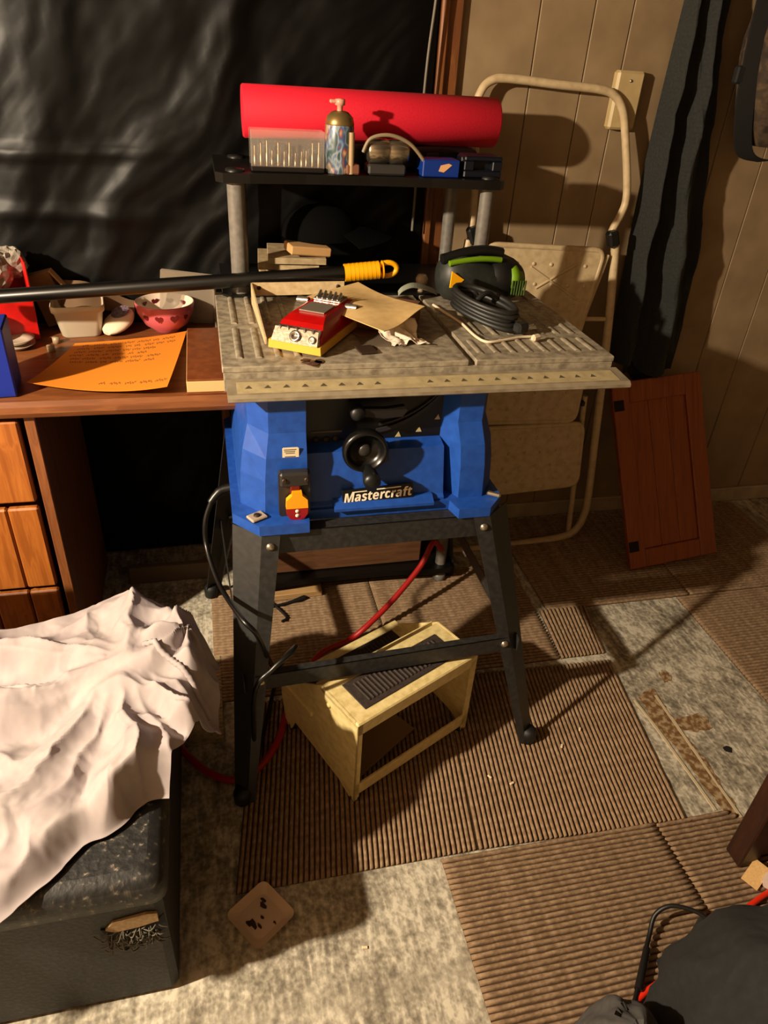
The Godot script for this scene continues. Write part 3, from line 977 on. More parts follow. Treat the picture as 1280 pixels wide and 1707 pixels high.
	tube(st, spl([atz(392, 812, -1.3), atz(368, 818, -1.3), atz(350, 838, -1.29)], 6), [0.011, 0.011, 0.011, 0.0105, 0.0105, 0.01, 0.01, 0.01, 0.009, 0.009, 0.008, 0.008, 0.007], 10)
	obj("cord_sleeve", st, plain("cord_black", Color(0.05, 0.05, 0.05), 0.35), t)
	st = S()
	tube(st, spl([atz(352, 836, -1.29), atz(342, 870, -1.28), atz(345, 915, -1.26), atz(366, 975, -1.17), atz(402, 1030, -1.035), atz(428, 1058, -1.02), atz(446, 1096, -1.07), atz(460, 1115, -1.12), atz(480, 1090, -1.1), atz(494, 1077, -1.06), atz(484, 1090, -1.02), atz(455, 1115, -1.0), atz(424, 1158, -0.995), Vector3(0.025, 0.06, -1.04), Vector3(0.04, 0.016, -1.12), Vector3(0.09, 0.016, -1.3)], 7), 0.0052, 8)
	obj("power_cord", st, mats["cord_black"], t)

# ---------------------------------------------------------------- shelf unit
func shelf_unit() -> void:
	var t := thing("shelf_unit", "black plastic shelf unit with round grey posts behind the saw", "shelf unit", Vector3(0.35, 0, -1.8))
	var grey := mottle("post_grey", [[0.0, Color(0.36, 0.345, 0.325)], [1.0, Color(0.47, 0.45, 0.42)]], 0.38, {"seed": 71, "freq": 0.05, "scale": 4.0})
	var black := plain("shelf_black", Color(0.03, 0.027, 0.025), 0.35)
	for p in [Vector2(0.072, -1.675), Vector2(0.642, -1.675), Vector2(0.085, -1.885), Vector2(0.625, -1.885)]:
		var st := S()
		tube(st, [Vector3(p.x, 0.03, p.y), Vector3(p.x, 1.166, p.y)], 0.0195 if p.x < 0.3 else 0.0165, 18)
		obj("post", st, grey, t)
		st = S()
		lathe(st, [Vector2(0, 0.0), Vector2(0.016, 0.0), Vector2(0.021, 0.012), Vector2(0.021, 0.03), Vector2(0, 0.03)], 16, Transform3D(Basis(), Vector3(p.x, 0, p.y)))
		obj("foot", st, mats["post_grey"], t)
	for h in [1.168, 0.915, 0.07]:
		var st := S()
		var poly := []
		for q in [Vector2(0.03, 1.925), Vector2(0.03, 1.66), Vector2(0.045, 1.642), Vector2(0.1, 1.642), Vector2(0.22, 1.652), Vector2(0.36, 1.656), Vector2(0.5, 1.652), Vector2(0.62, 1.642), Vector2(0.66, 1.642), Vector2(0.672, 1.655), Vector2(0.672, 1.925)]:
			poly.append(q)
		prism(st, poly, 0.019, Transform3D(Basis(Vector3(1, 0, 0), Vector3(0, 0, -1), Vector3(0, 1, 0)), Vector3(0, h - 0.019, 0)))
		obj("shelf", st, black, t)
	var st2 := S()
	for p in [Vector2(0.072, -1.675), Vector2(0.642, -1.675), Vector2(0.085, -1.885), Vector2(0.625, -1.885)]:
		lathe(st2, [Vector2(0.021, 0), Vector2(0.02, 0.006), Vector2(0, 0.008)], 16, Transform3D(Basis(), Vector3(p.x, 1.167, p.y)))
	obj("post_cap", st2, plain("cap_black", Color(0.06, 0.055, 0.05), 0.4), t)

# ---------------------------------------------------------------- step ladder
func ladder() -> void:
	var t := thing("step_ladder", "folded cream metal step ladder with dimpled treads leaning on the wall", "step ladder", Vector3(0.95, 0, -1.85))
	var m := mottle("ladder_cream", [[0.0, Color(0.66, 0.575, 0.44)], [0.5, Color(0.74, 0.655, 0.51)], [1.0, Color(0.79, 0.71, 0.57)]], 0.45, {"seed": 81, "freq": 0.04, "scale": 3.0})
	var p0 := Vector3(0, 0, -1.825)
	var dirn := Vector3(0, 1.34, -0.125).normalized()
	var nrm := Vector3(0, 0.125, 1.34).normalized()
	var P := func(px: float, py: float, off: float) -> Vector3:
		return atpl(px, py, p0 + nrm * off, nrm)
	var st := S()
	# hoop
	tube(st, spl([P.call(784, 402, 0.0), P.call(790, 330, 0.0), P.call(794, 190, 0.0), P.call(802, 152, 0.0), P.call(820, 134, 0.0), P.call(850, 131, 0.0), P.call(930, 141, 0.0), P.call(1000, 149, 0.0), P.call(1025, 160, 0.0), P.call(1038, 185, 0.0), P.call(1042, 225, 0.0), P.call(1045, 300, 0.0), P.call(1043, 335, 0.0), P.call(1035, 357, 0.0), P.call(1020, 385, 0.0), P.call(1017, 405, 0.0)], 6), 0.0105, 12)
	obj("hoop", st, m, t)
	# front frame: rails joined by a floor bar
	st = S()
	tube(st, spl([P.call(1026, 408, 0.004), P.call(1012, 560, 0.004), P.call(992, 730, 0.004), P.call(980, 830, 0.004), P.call(972, 862, 0.004), P.call(958, 884, 0.004), P.call(935, 895, 0.004), P.call(870, 905, 0.004), P.call(800, 913, 0.004), P.call(745, 918, 0.004), P.call(722, 905, 0.004), P.call(716, 880, 0.004), P.call(738, 640, 0.004), P.call(782, 400, 0.004)], 6), 0.0125, 12)
	obj("front_frame", st, m, t)
	st = S()
	tube(st, [P.call(975, 660, -0.012), P.call(946, 893, -0.012)], 0.009, 10)
	obj("rear_rail", st, m, t)
	st = S()
	tube(st, [P.call(755, 660, -0.012), P.call(742, 905, -0.012)], 0.009, 10)
	obj("rear_rail", st, m, t)
	# crossbar and stays
	st = S()
	tube(st, [P.call(945, 531, 0.012), P.call(1008, 532, 0.012)], 0.0065, 10)
	tube(st, [P.call(1014, 425, 0.014), P.call(962, 560, 0.02)], 0.005, 8)
	obj("stay", st, m, t)
	for q in [[1021, 398], [789, 392]]:
		st = S()
		bx(st, P.call(q[0], q[1], 0.012), Vector3(0.03, 0.045, 0.032), 0.006, Basis(Vector3.BACK, 0.35))
		obj("hinge", st, plain("hinge_black", Color(0.03, 0.028, 0.025), 0.45), t)
	# treads: rounded plates with a rolled lip, dimples and pressed lines
	var treads := [[[815, 408], [1009, 418], [962, 568], [790, 560]], [[800, 570], [985, 575], [958, 702], [790, 706]], [[796, 716], [973, 707], [962, 808], [790, 828]]]
	var idx := 0
	for q in treads:
		var c := []
		for e in q:
			c.append(P.call(e[0], e[1], 0.026))
		var org: Vector3 = c[0]
		var ax: Vector3 = (c[1] - c[0]).normalized()
		var ay: Vector3 = nrm.cross(ax).normalized()
		var pts := []
		for e in c:
			pts.append(Vector2((e - org).dot(ax), (e - org).dot(ay)))
		# round the corners
		var rp := []
		for k in 4:
			var a: Vector2 = pts[(k + 3) % 4]
			var b: Vector2 = pts[k]
			var d: Vector2 = pts[(k + 1) % 4]
			var r := 0.03
			var s1 := b + (a - b).normalized() * r
			var s2 := b + (d - b).normalized() * r
			for z in 6:
				var u := z / 5.0
				rp.append(s1.lerp(b, u).lerp(b.lerp(s2, u), u))
		st = S()
		var xf := Transform3D(Basis(ax, ay, nrm), org)
		prism(st, rp, 0.004, Transform3D(xf.basis, org - nrm * 0.004))
		var tr := obj("tread", st, m, t)
		st = S()
		var lip := []
		for e in rp:
			lip.append(xf * Vector3(e.x, e.y, -0.006))
		tube(st, lip, 0.0085, 8, true)
		obj("tread_lip", st, m, tr)
		st = S()
		var cen := Vector2.ZERO
		for e in pts:
			cen += e / 4.0
		var ww: float = (pts[1] - pts[0]).length()
		var hh: float = (pts[3] - pts[0]).length()
		for i in 6:
			for j in 4:
				var q2: Vector2 = (pts[0] as Vector2).lerp(pts[1], (i + 0.7 + 0.3 * (j % 2)) / 6.6).lerp((pts[3] as Vector2).lerp(pts[2], (i + 0.7 + 0.3 * (j % 2)) / 6.6), (j + 0.8) / 4.6)
				lathe(st, [Vector2(0.006, 0), Vector2(0.0045, 0.0022), Vector2(0.002, 0.0032), Vector2(0, 0.0034)], 8, Transform3D(xf.basis * Basis(Vector3.RIGHT, PI / 2), xf * Vector3(q2.x, q2.y, 0.0)))
		var dm := obj("dimples", st, m, tr)
		dm.set_meta("kind", "stuff")
		if idx == 0:
			st = S()
			tube(st, [P.call(893, 480, 0.0265), P.call(962, 440, 0.0265)], 0.0035, 8)
			tube(st, [P.call(962, 500, 0.0265), P.call(885, 445, 0.0265)], 0.0035, 8)
			obj("pressed_line", st, m, tr)
		idx += 1
	st = S()
	for q in [[970, 672], [948, 795]]:
		bx(st, P.call(q[0], q[1], 0.012), Vector3(0.014, 0.016, 0.02), 0.003)
	obj("pivot", st, mats["hinge_black"], t)

# ---------------------------------------------------------------- trunk and cloth
func trunk() -> void:
	var t := thing("storage_trunk", "old black storage trunk with scuffed lid and torn front corner", "trunk", Vector3(-0.5, 0, -0.9))
	var leath := mottle("trunk_black", [[0.0, Color(0.05, 0.05, 0.05)], [0.5, Color(0.085, 0.085, 0.083)], [0.7, Color(0.12, 0.118, 0.112)], [1.0, Color(0.2, 0.19, 0.175)]], 0.6, {"seed": 91, "freq": 0.05, "oct": 5, "scale": 3.5, "bump": 0.06, "size": 512, "w": 512, "h": 512})
	var worn := mottle("lid_scuffed", [[0.0, Color(0.05, 0.05, 0.05)], [0.5, Color(0.09, 0.09, 0.088)], [0.7, Color(0.15, 0.145, 0.135)], [0.77, Color(0.3, 0.275, 0.24)], [0.84, Color(0.48, 0.44, 0.38)], [1.0, Color(0.6, 0.55, 0.47)]], 0.55, {"seed": 92, "freq": 0.035, "oct": 5, "scale": 3.2, "bump": 0.1, "size": 512, "w": 512, "h": 512})
	var st := S()
	bx(st, Vector3(-0.52, 0.15, -0.925), Vector3(0.76, 0.3, 0.58), 0.012)
	obj("body", st, leath, t)
	st = S()
	# lid with softly rounded edges
	var rings := []
	for q in [[0.298, 0.0], [0.302, 0.006], [0.325, 0.007], [0.343, 0.004], [0.353, -0.006], [0.357, -0.02]]:
		var ring := []
		for e in round_rect(0.77 + q[1] * 2, 0.59 + q[1] * 2, 0.022, 5):
			ring.append(Vector3(-0.52 + e.x, q[0], -0.925 + e.y))
		rings.append(ring)
	loft(st, rings)
	obj("lid", st, worn, t)
	# torn patch on the front: bare board, frayed threads, and the painted dark of the hole
	st = S()
	var f := Transform3D(Basis(), Vector3(-0.185, 0.245, -0.6345))
	prism(st, [Vector2(-0.043, -0.006), Vector2(-0.03, 0.012), Vector2(0.02, 0.02), Vector2(0.036, 0.016), Vector2(0.036, -0.006), Vector2(0.005, -0.013), Vector2(-0.03, -0.016)], 0.004, f)
	obj("bare_board", st, mottle("bare_board_tan", [[0.0, Color(0.5, 0.4, 0.27)], [1.0, Color(0.66, 0.55, 0.39)]], 0.9, {"seed": 93, "freq": 0.06, "scale": 6.0}), t)
	st = S()
	for k in 90:
		var x := rng.randf_range(-0.228, -0.152)
		var y0 := 0.232 - rng.randf_range(0.0, 0.045)
		var l := rng.randf_range(0.006, 0.035) * (1.0 - absf(x + 0.186) * 8.0)
		var a := rng.randf_range(-0.75, 0.75)
		tube(st, spl([Vector3(x, y0, -0.634), Vector3(x + 0.012 * a, y0 - l * 0.5, -0.628 + rng.randf_range(-0.004, 0.006)), Vector3(x + 0.03 * a, y0 - l, -0.632)], 3), 0.0011, 5)
	var fr := obj("frayed_threads", st, plain("fray_grey", Color(0.34, 0.32, 0.28), 0.9), t)
	fr.set_meta("kind", "stuff")
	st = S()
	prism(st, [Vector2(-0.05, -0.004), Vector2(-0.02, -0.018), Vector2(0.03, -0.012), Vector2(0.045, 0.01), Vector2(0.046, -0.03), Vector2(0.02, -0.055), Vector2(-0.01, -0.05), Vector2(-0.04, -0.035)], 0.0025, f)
	obj("torn_hole_shade", st, plain("hole_shade_black", Color(0.03, 0.03, 0.03), 0.9), t)  # flat black patch painted as the shade inside the torn hole

	# --- a carton added on the lid, out of the frame, to shade the floor under the desk
	var ct := thing("added_shade_carton", "unseen brown cardboard carton added on the trunk to shade the floor under the desk", "carton", Vector3(-0.76, 0.3575, -1.09))
	var card := mottle("carton_card", [[0.0, Color(0.44, 0.32, 0.2)], [1.0, Color(0.54, 0.41, 0.27)]], 0.85, {"seed": 94})
	st = S()
	bx(st, Vector3(-0.765, 0.4905, -1.1), Vector3(0.22, 0.265, 0.2), 0.003)
	obj("carton_body", st, card, ct)
	st = S()
	bx(st, Vector3(-0.765, 0.6237, -1.1), Vector3(0.05, 0.001, 0.2), 0.0003)
	obj("tape", st, plain("tape_tan", Color(0.6, 0.47, 0.3), 0.3), ct)

	# --- the bunched white bed sheet
	var n1 := FastNoiseLite.new()
	n1.seed = 15
	n1.frequency = 1.0
	n1.fractal_octaves = 3
	var n2 := FastNoiseLite.new()
	n2.seed = 16
	n2.frequency = 1.0
	n2.fractal_type = FastNoiseLite.FRACTAL_RIDGED
	n2.fractal_octaves = 2
	var knot := Vector2(-0.195, -0.985)
	var cl := func(u: float, v: float) -> Vector3:
		# v = 0 far edge, 1 near edge; u = 0 left, 1 right
		var uu := u
		var x := lerpf(-0.63, -0.035, pow(uu, 0.9))
		var zback := -1.2 + 0.03 * sin(x * 9.0) + 0.12 * smoothstep(-0.25, -0.03, x)
		var zfront := lerpf(-0.60, -0.74, smoothstep(-0.40, -0.10, x)) + 0.018 * sin(x * 31.0)
		var z := lerpf(zback, zfront, v)
		x -= smoothstep(0.55, 1.0, v) * 0.085 * smoothstep(-0.3, -0.05, x)
		var d := Vector2(x, z) - knot
		var r := d.length()
		var th := atan2(d.y, d.x)
		var warp := n1.get_noise_2d(x * 2.6, z * 2.6)
		var fan := absf(sin(th * 4.0 + 1.3 * warp + r * 1.5))
		var fan2 := absf(sin(th * 7.5 + 3.0 * warp - r * 5.0 + 1.0))
		var h := 0.376
		var grow := smoothstep(0.03, 0.2, r)
		h += 0.055 * (1.0 - pow(fan, 0.9)) * grow + 0.019 * (1.0 - pow(fan2, 0.9)) * grow
		h += 0.035 * exp(-r * r / 0.008)
		h += 0.022 * n1.get_noise_2d(x * 3.0 + 4.0, z * 3.5)
		h += 0.011 * (1.0 - absf(sin(x * 26.0 + z * 17.0 + 6.0 * warp))) * smoothstep(-0.2, 0.35, n1.get_noise_2d(x * 3.0 + 9.0, z * 3.0))
		# the gathered, elasticated corner bulges up at the right
		var lob := Vector2(x + 0.095, z + 1.03)
		h += 0.06 * exp(-lob.length_squared() / 0.009) * (0.75 + 0.25 * sin(atan2(lob.y, lob.x) * 6.0))
		h += 0.05 * smoothstep(-0.36, -0.17, x) * smoothstep(-0.64, -0.74, z)
		h += 0.002 * n1.get_noise_2d(x * 30.0, z * 30.0)
		# hem falls to the lid in front and over the end
		h = lerpf(h, 0.366, smoothstep(0.9, 1.0, v))
		h = lerpf(h, 0.40, smoothstep(0.1, 0.0, v) * 0.6)
		var over := smoothstep(-0.115, -0.035, x)
		h -= 0.10 * over * over
		return Vector3(x + 0.012 * n1.get_noise_2d(z * 9.0, x * 9.0), maxf(h, 0.362 if x < -0.12 else 0.2), z)
	st = S()
	sheet(st, 170, 130, cl, 0.0016)
	var linen := mottle("sheet_cotton", [[0.0, Color(0.57, 0.525, 0.53)], [0.5, Color(0.625, 0.585, 0.585)], [1.0, Color(0.68, 0.645, 0.635)]], 0.85, {"seed": 95, "freq": 0.02, "scale": 3.0, "bump": 0.03})
	linen.backlight_enabled = true
	linen.backlight = Color(0.12, 0.1, 0.09)
	var bs := thing("bed_sheet", "crumpled white fitted bed sheet heaped on the black trunk", "bed sheet", Vector3(-0.4, 0.36, -0.95))
	obj("cloth", st, linen, bs)
	st = S()
	var seam := []
	for k in 34:
		var s := k / 33.0
		var b := Vector2(lerpf(0.775, 0.97, s), lerpf(0.36, 0.56, s))
		var q: Vector3 = cl.call(b.x, b.y)
		seam.append(q + Vector3(0, 0.004 + 0.003 * (k % 2), 0))
	tube(st, seam, 0.0055, 7)
	obj("elastic_hem", st, linen, bs)

# ---------------------------------------------------------------- step stool
func stool() -> void:
	var near := Vector3(0.228, 0, -0.934)
	var a := Vector3(0.895, 0, -0.446).normalized()
	var b := Vector3(-0.446, 0, -0.895).normalized()
	var t := thing("step_stool", "cream metal step stool with brown ribbed treads under the saw stand", "step stool", near + a * 0.17 + b * 0.15)
	var m := mottle("stool_cream", [[0.0, Color(0.72, 0.64, 0.42)], [0.5, Color(0.82, 0.745, 0.52)], [1.0, Color(0.87, 0.805, 0.6)]], 0.45, {"seed": 101, "freq": 0.04, "scale": 4.0})
	var mat_b := mottle("tread_brown", [[0.0, Color(0.13, 0.1, 0.085)], [1.0, Color(0.23, 0.18, 0.15)]], 0.75, {"seed": 102, "freq": 0.06, "scale": 5.0})
	var W := 0.345
	var Ht := 0.26
	# side cheeks: profile in (depth, height)
	var prof := [Vector2(0.0, 0.012), Vector2(0.0, Ht - 0.012), Vector2(0.012, Ht), Vector2(0.135, Ht), Vector2(0.15, Ht - 0.012), Vector2(0.288, 0.14), Vector2(0.29, 0.1), Vector2(0.272, 0.012), Vector2(0.25, 0.012), Vector2(0.235, 0.05), Vector2(0.06, 0.03), Vector2(0.02, 0.012)]
	for u in [0.0, W - 0.004]:
		var st := S()
		prism(st, prof, 0.004, Transform3D(Basis(b, Vector3.UP, a), near + a * u))
		# turned-in edge at the back
		bar(st, near + a * u + Vector3(0, 0.012, 0), near + a * u + Vector3(0, Ht - 0.005, 0), a * (1.0 if u == 0.0 else -1.0), 0.013, 0.013, b, 0.003)
		obj("side_panel", st, m, t)
	var bas := Basis(a, Vector3.UP, a.cross(Vector3.UP))
	var st2 := S()
	# top: a shallow tray with a rim
	bx(st2, near + a * W / 2 + b * 0.068 + Vector3(0, Ht - 0.008, 0), Vector3(W, 0.014, 0.136), 0.003, bas)
	bar(st2, near + Vector3(0, Ht - 0.034, 0), near + a * W + Vector3(0, Ht - 0.034, 0), Vector3.UP, 0.03, 0.03, b, 0.003)
	obj("top_tread", st2, m, t)
	st2 = S()
	bx(st2, near + a * W / 2 + b * 0.066 + Vector3(0, Ht + 0.0005, 0), Vector3(W - 0.075, 0.003, 0.082), 0.001, bas)
	var mt := obj("tread_mat", st2, mat_b, t)
	for k in 22:
		st2 = S()
		bx(st2, near + a * (0.06 + k * 0.0107) + b * 0.066 + Vector3(0, Ht + 0.003, 0), Vector3(0.0055, 0.004, 0.058), 0.0015, bas)
		obj("mat_rib", st2, mat_b, mt)
	st2 = S()
	bx(st2, near + a * W / 2 + b * 0.225 + Vector3(0, 0.145, 0), Vector3(W + 0.01, 0.014, 0.13), 0.003, bas)
	bar(st2, near + a * 0.0 + b * 0.29 + Vector3(0, 0.112, 0), near + a * W + b * 0.29 + Vector3(0, 0.112, 0), Vector3.UP, 0.035, 0.035, -b, 0.003)
	obj("lower_tread", st2, m, t)
	st2 = S()
	bx(st2, near + a * W / 2 + b * 0.22 + Vector3(0, 0.1535, 0), Vector3(W - 0.06, 0.003, 0.085), 0.001, bas)
	var mt2 := obj("tread_mat", st2, mat_b, t)
	for k in 22:
		st2 = S()
		bx(st2, near + a * (0.055 + k * 0.0112) + b * 0.22 + Vector3(0, 0.156, 0), Vector3(0.0055, 0.004, 0.06), 0.0015, bas)
		obj("mat_rib", st2, mat_b, mt2)
	# riser between the treads, floor pan and the bar at the back
	st2 = S()
	bar(st2, near + a * 0.004 + b * 0.15 + Vector3(0, 0.15, 0), near + a * (W - 0.004) + b * 0.15 + Vector3(0, 0.15, 0), Vector3.UP, 0.1, 0.1, b, 0.003)
	obj("riser", st2, m, t)
	st2 = S()
	bar(st2, near + Vector3(0, 0.03, 0), near + a * W + Vector3(0, 0.03, 0), Vector3.UP, 0.034, 0.034, b, 0.004)
	obj("back_bar", st2, m, t)
	st2 = S()
	for q in [[0.012, 0.012], [W - 0.012, 0.012], [0.012, 0.258], [W - 0.012, 0.258]]:
		lathe(st2, [Vector2(0, 0.0005), Vector2(0.012, 0.0005), Vector2(0.013, 0.01), Vector2(0.009, 0.022), Vector2(0, 0.022)], 12, Transform3D(Basis(), near + a * q[0] + b * q[1] + Vector3(0, 0.0065, 0)))
	obj("rubber_foot", st2, mats["rubber"], t)
	st2 = S()
	lathe(st2, [Vector2(0.006, 0), Vector2(0.006, 0.003), Vector2(0, 0.005)], 12, Transform3D(Basis(b, -a, Vector3.UP), near + b * 0.1 + Vector3(0, 0.23, 0)))
	obj("side_stud", st2, m, t)

# ---------------------------------------------------------------- along the right
func right_side() -> void:
	# leaning cabinet door
	var bl := aty(1047, 949, 0.006)
	var br := aty(1192, 937, 0.006)
	br.z = bl.z
	var tl := atz(1014, 640, -1.915)
	var dn := (tl - bl).normalized()
	var ax := (br - bl).normalized()
	var nn := ax.cross(dn).normalized()
	var w := (br - bl).length()
	var h := (tl - bl).length()
	ax = (ax - dn * ax.dot(dn)).normalized()
	var t := thing("framed_board", "reddish brown framed wooden board leaning on the wall by the ladder", "board", bl)
	var red := wood("door_wood", Color(0.46, 0.205, 0.055), Color(0.61, 0.315, 0.1), true, 111, 0.45)
	var B := Basis(ax, dn, nn)
	var at := func(u: float, v: float, z: float) -> Vector3:
		return bl + ax * u + dn * v + nn * z
	var st := S()
	bx(st, at.call(0.03, h / 2, 0.009), Vector3(0.06, h, 0.02), 0.003, B)
	obj("stile", st, red, t)
	st = S()
	bx(st, at.call(w - 0.03, h / 2, 0.009), Vector3(0.06, h, 0.02), 0.003, B)
	obj("stile", st, red, t)
	st = S()
	bx(st, at.call(w / 2, 0.03, 0.009), Vector3(w - 0.121, 0.06, 0.02), 0.003, B)
	obj("rail", st, red, t)
	st = S()
	bx(st, at.call(w / 2, h - 0.035, 0.009), Vector3(w - 0.121, 0.07, 0.02), 0.003, B)
	obj("rail", st, red, t)
	var pw := (w - 0.12) / 3.0
	for k in 3:
		st = S()
		bx(st, at.call(0.06 + pw * (k + 0.5), h / 2, 0.004), Vector3(pw - 0.001, h - 0.12, 0.014), 0.002, B)
		obj("board", st, red, t)
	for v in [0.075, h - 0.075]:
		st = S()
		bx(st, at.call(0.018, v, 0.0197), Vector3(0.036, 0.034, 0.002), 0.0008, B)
		obj("hinge_notch_shade", st, plain("notch_dark", Color(0.1, 0.06, 0.035), 0.45, 0.6), t)  # dark plates laid on for the shade in the hinge notches

	# dark coat hanging on the wall
	var cn := FastNoiseLite.new()
	cn.seed = 22
	cn.frequency = 1.0
	var coat := func(u: float, v: float) -> Vector3:
		# v 0 top, 1 bottom
		var y := lerpf(1.9, 0.60, v)
		var xl := lerpf(1.19, 1.235, smoothstep(0.3, 1.0, v)) + 0.03 * sin(v * 5.0) * (1 - v)
		var xr := lerpf(1.33, 1.475, smoothstep(0.2, 0.95, v))
		var x := lerpf(xl, xr, u)
		var folds := 0.5 + 0.5 * sin(u * 12.0 + 1.2 * sin(v * 3.0) + 0.8 * cn.get_noise_2d(u * 2.0, v * 4.0))
		var z := 0.02 + 0.075 * pow(folds, 1.3) * smoothstep(0.02, 0.6, v) + 0.02 * cn.get_noise_2d(u * 4.0, v * 6.0)
		z *= smoothstep(0.0, 0.08, u) * smoothstep(1.0, 0.92, u)
		var yy := y + 0.03 * sin(u * 9.0) * v
		return Vector3(x, yy, ZW + 0.02 + maxf(z, 0.0))
	st = S()
	sheet(st, 70, 60, coat, 0.003)
	var wool := mottle("coat_wool", [[0.0, Color(0.085, 0.09, 0.085)], [0.5, Color(0.12, 0.125, 0.118)], [1.0, Color(0.165, 0.17, 0.16)]], 0.95, {"seed": 112, "freq": 0.08, "scale": 5.0, "bump": 0.05})
	var ct := thing("coat", "long dark grey coat hanging in folds on the beige wall", "coat", Vector3(1.33, 0.6, ZW))
	obj("cloth", st, wool, ct)
	st = S()
	sheet(st, 30, 30, func(u: float, v: float) -> Vector3:
		var q: Vector3 = coat.call(0.12 + u * 0.8, 0.55 + 0.45 * v)
		return Vector3(q.x + 0.02, q.y - 0.05 * v - 0.01, ZW + 0.012 + (q.z - ZW) * 0.4), 0.003)
	obj("lining", st, plain("lining_black", Color(0.03, 0.03, 0.03), 0.8), ct)
	st = S()
	tube(st, spl([Vector3(1.25, 1.88, ZW + 0.001), Vector3(1.25, 1.87, ZW + 0.03), Vector3(1.25, 1.89, ZW + 0.05)], 5), 0.004, 8)
	obj("hook", st, mats["zinc"], ct)

	# backpack at the edge of the frame
	var bp := thing("backpack", "brown patterned backpack hanging on the wall beside the dark coat", "backpack", Vector3(1.5, 1.2, ZW))
	var camo := mottle("pack_brown", [[0.0, Color(0.1, 0.07, 0.045)], [0.42, Color(0.16, 0.11, 0.07)], [0.5, Color(0.26, 0.2, 0.13)], [0.6, Color(0.32, 0.25, 0.17)], [1.0, Color(0.2, 0.15, 0.09)]], 0.85, {"seed": 113, "freq": 0.03, "scale": 3.0, "bump": 0.05})
	st = S()
	var rings := []
	for k in 13:
		var v := k / 12.0
		var s := pow(sin(PI * clampf(0.06 + v * 0.9, 0, 1)), 0.45)
		var ring := []
		for q in round_rect(0.32 * s, 0.17 * s, 0.05 * s, 4):
			ring.append(Vector3(1.55 + q.x, lerpf(1.24, 1.72, v), ZW + 0.1 + q.y + 0.012 * cn.get_noise_2d(q.x * 20, v * 6)))
		rings.append(ring)
	loft(st, rings)
	obj("bag", st, camo, bp)
	st = S()
	rings = []
	for k in 9:
		var v := k / 8.0
		var s := pow(sin(PI * clampf(0.08 + v * 0.86, 0, 1)), 0.5)
		var ring := []
		for q in round_rect(0.22 * s, 0.09 * s, 0.03 * s, 4):
			ring.append(Vector3(1.55 + q.x, lerpf(1.29, 1.5, v), ZW + 0.19 + q.y))
		rings.append(ring)
	loft(st, rings)
	obj("front_pocket", st, camo, bp)
	var webb := plain("webbing_black", Color(0.018, 0.017, 0.016), 0.8)
	st = S()
	var strap := spl([Vector3(1.42, 1.82, ZW + 0.04), Vector3(1.385, 1.62, ZW + 0.09), Vector3(1.375, 1.45, ZW + 0.12), Vector3(1.395, 1.32, ZW + 0.12), Vector3(1.45, 1.22, ZW + 0.1), Vector3(1.53, 1.2, ZW + 0.09)], 8)
	for k in strap.size() - 1:
		bar(st, strap[k] - Vector3(0.022, 0, 0), strap[k + 1] - Vector3(0.022, 0, 0), Vector3(1, 0.15, 0.2).normalized(), 0.045, 0.045, Vector3(0, 0, 1), 0.006)
	obj("strap", st, webb, bp)
	st = S()
	bx(st, Vector3(1.36, 1.4, ZW + 0.12), Vector3(0.035, 0.04, 0.02), 0.004)
	obj("buckle", st, webb, bp)

	# dark side table of which one leg stands in the frame
	var e0 := aty(1232, 1432, 0.0)
	var wd := thing("side_table", "dark brown wooden side table with a straight leg on the carpet", "side table", e0)
	var brown := wood("table_stain", Color(0.13, 0.06, 0.035), Color(0.22, 0.11, 0.06), true, 114, 0.45)
	for q in [[0.0, 0.0], [0.42, 0.0], [0.0, 0.42], [0.42, 0.42]]:
		st = S()
		bx(st, e0 + Vector3(q[0], 0.2595, q[1]), Vector3(0.045, 0.501, 0.045), 0.003)
		obj("leg", st, brown, wd)
	st = S()
	bx(st, e0 + Vector3(0.21, 0.522, 0.21), Vector3(0.52, 0.022, 0.52), 0.004)
	obj("table_top", st, brown, wd)
	for q in [[0.21, 0.0, 0.0], [0.21, 0.42, 0.0], [0.0, 0.21, PI / 2], [0.42, 0.21, PI / 2]]:
		st = S()
		bx(st, e0 + Vector3(q[0], 0.475, q[1]), Vector3(0.37, 0.06, 0.02), 0.002, Basis(Vector3.UP, q[2]))
		obj("apron", st, brown, wd)
	for q in [[0.21, 0.0, 0.0], [0.21, 0.42, 0.0]]:
		st = S()
		bx(st, e0 + Vector3(q[0], 0.045, q[1]), Vector3(0.37, 0.05, 0.022), 0.002)
		obj("stretcher", st, wood("stretcher_brown", Color(0.3, 0.19, 0.13), Color(0.42, 0.28, 0.19), false, 116, 0.6), wd)
	st = S()
	var wp := e0 + Vector3(-0.03, 0.0092, 0.042)
	prism(st, [Vector2(0, 0), Vector2(0.05, 0), Vector2(0.05, 0.02), Vector2(0, 0.003)], 0.034, Transform3D(Basis(Vector3.UP, 0.5), wp))
	tag(obj("wooden_wedge", st, mottle("raw_pine", [[0.0, Color(0.72, 0.56, 0.34)], [1.0, Color(0.84, 0.69, 0.46)]], 0.8, {"seed": 115, "freq": 0.08, "scale": 8.0})), "pale raw wooden wedge on the carpet at the foot of the dark table leg", "wedge")

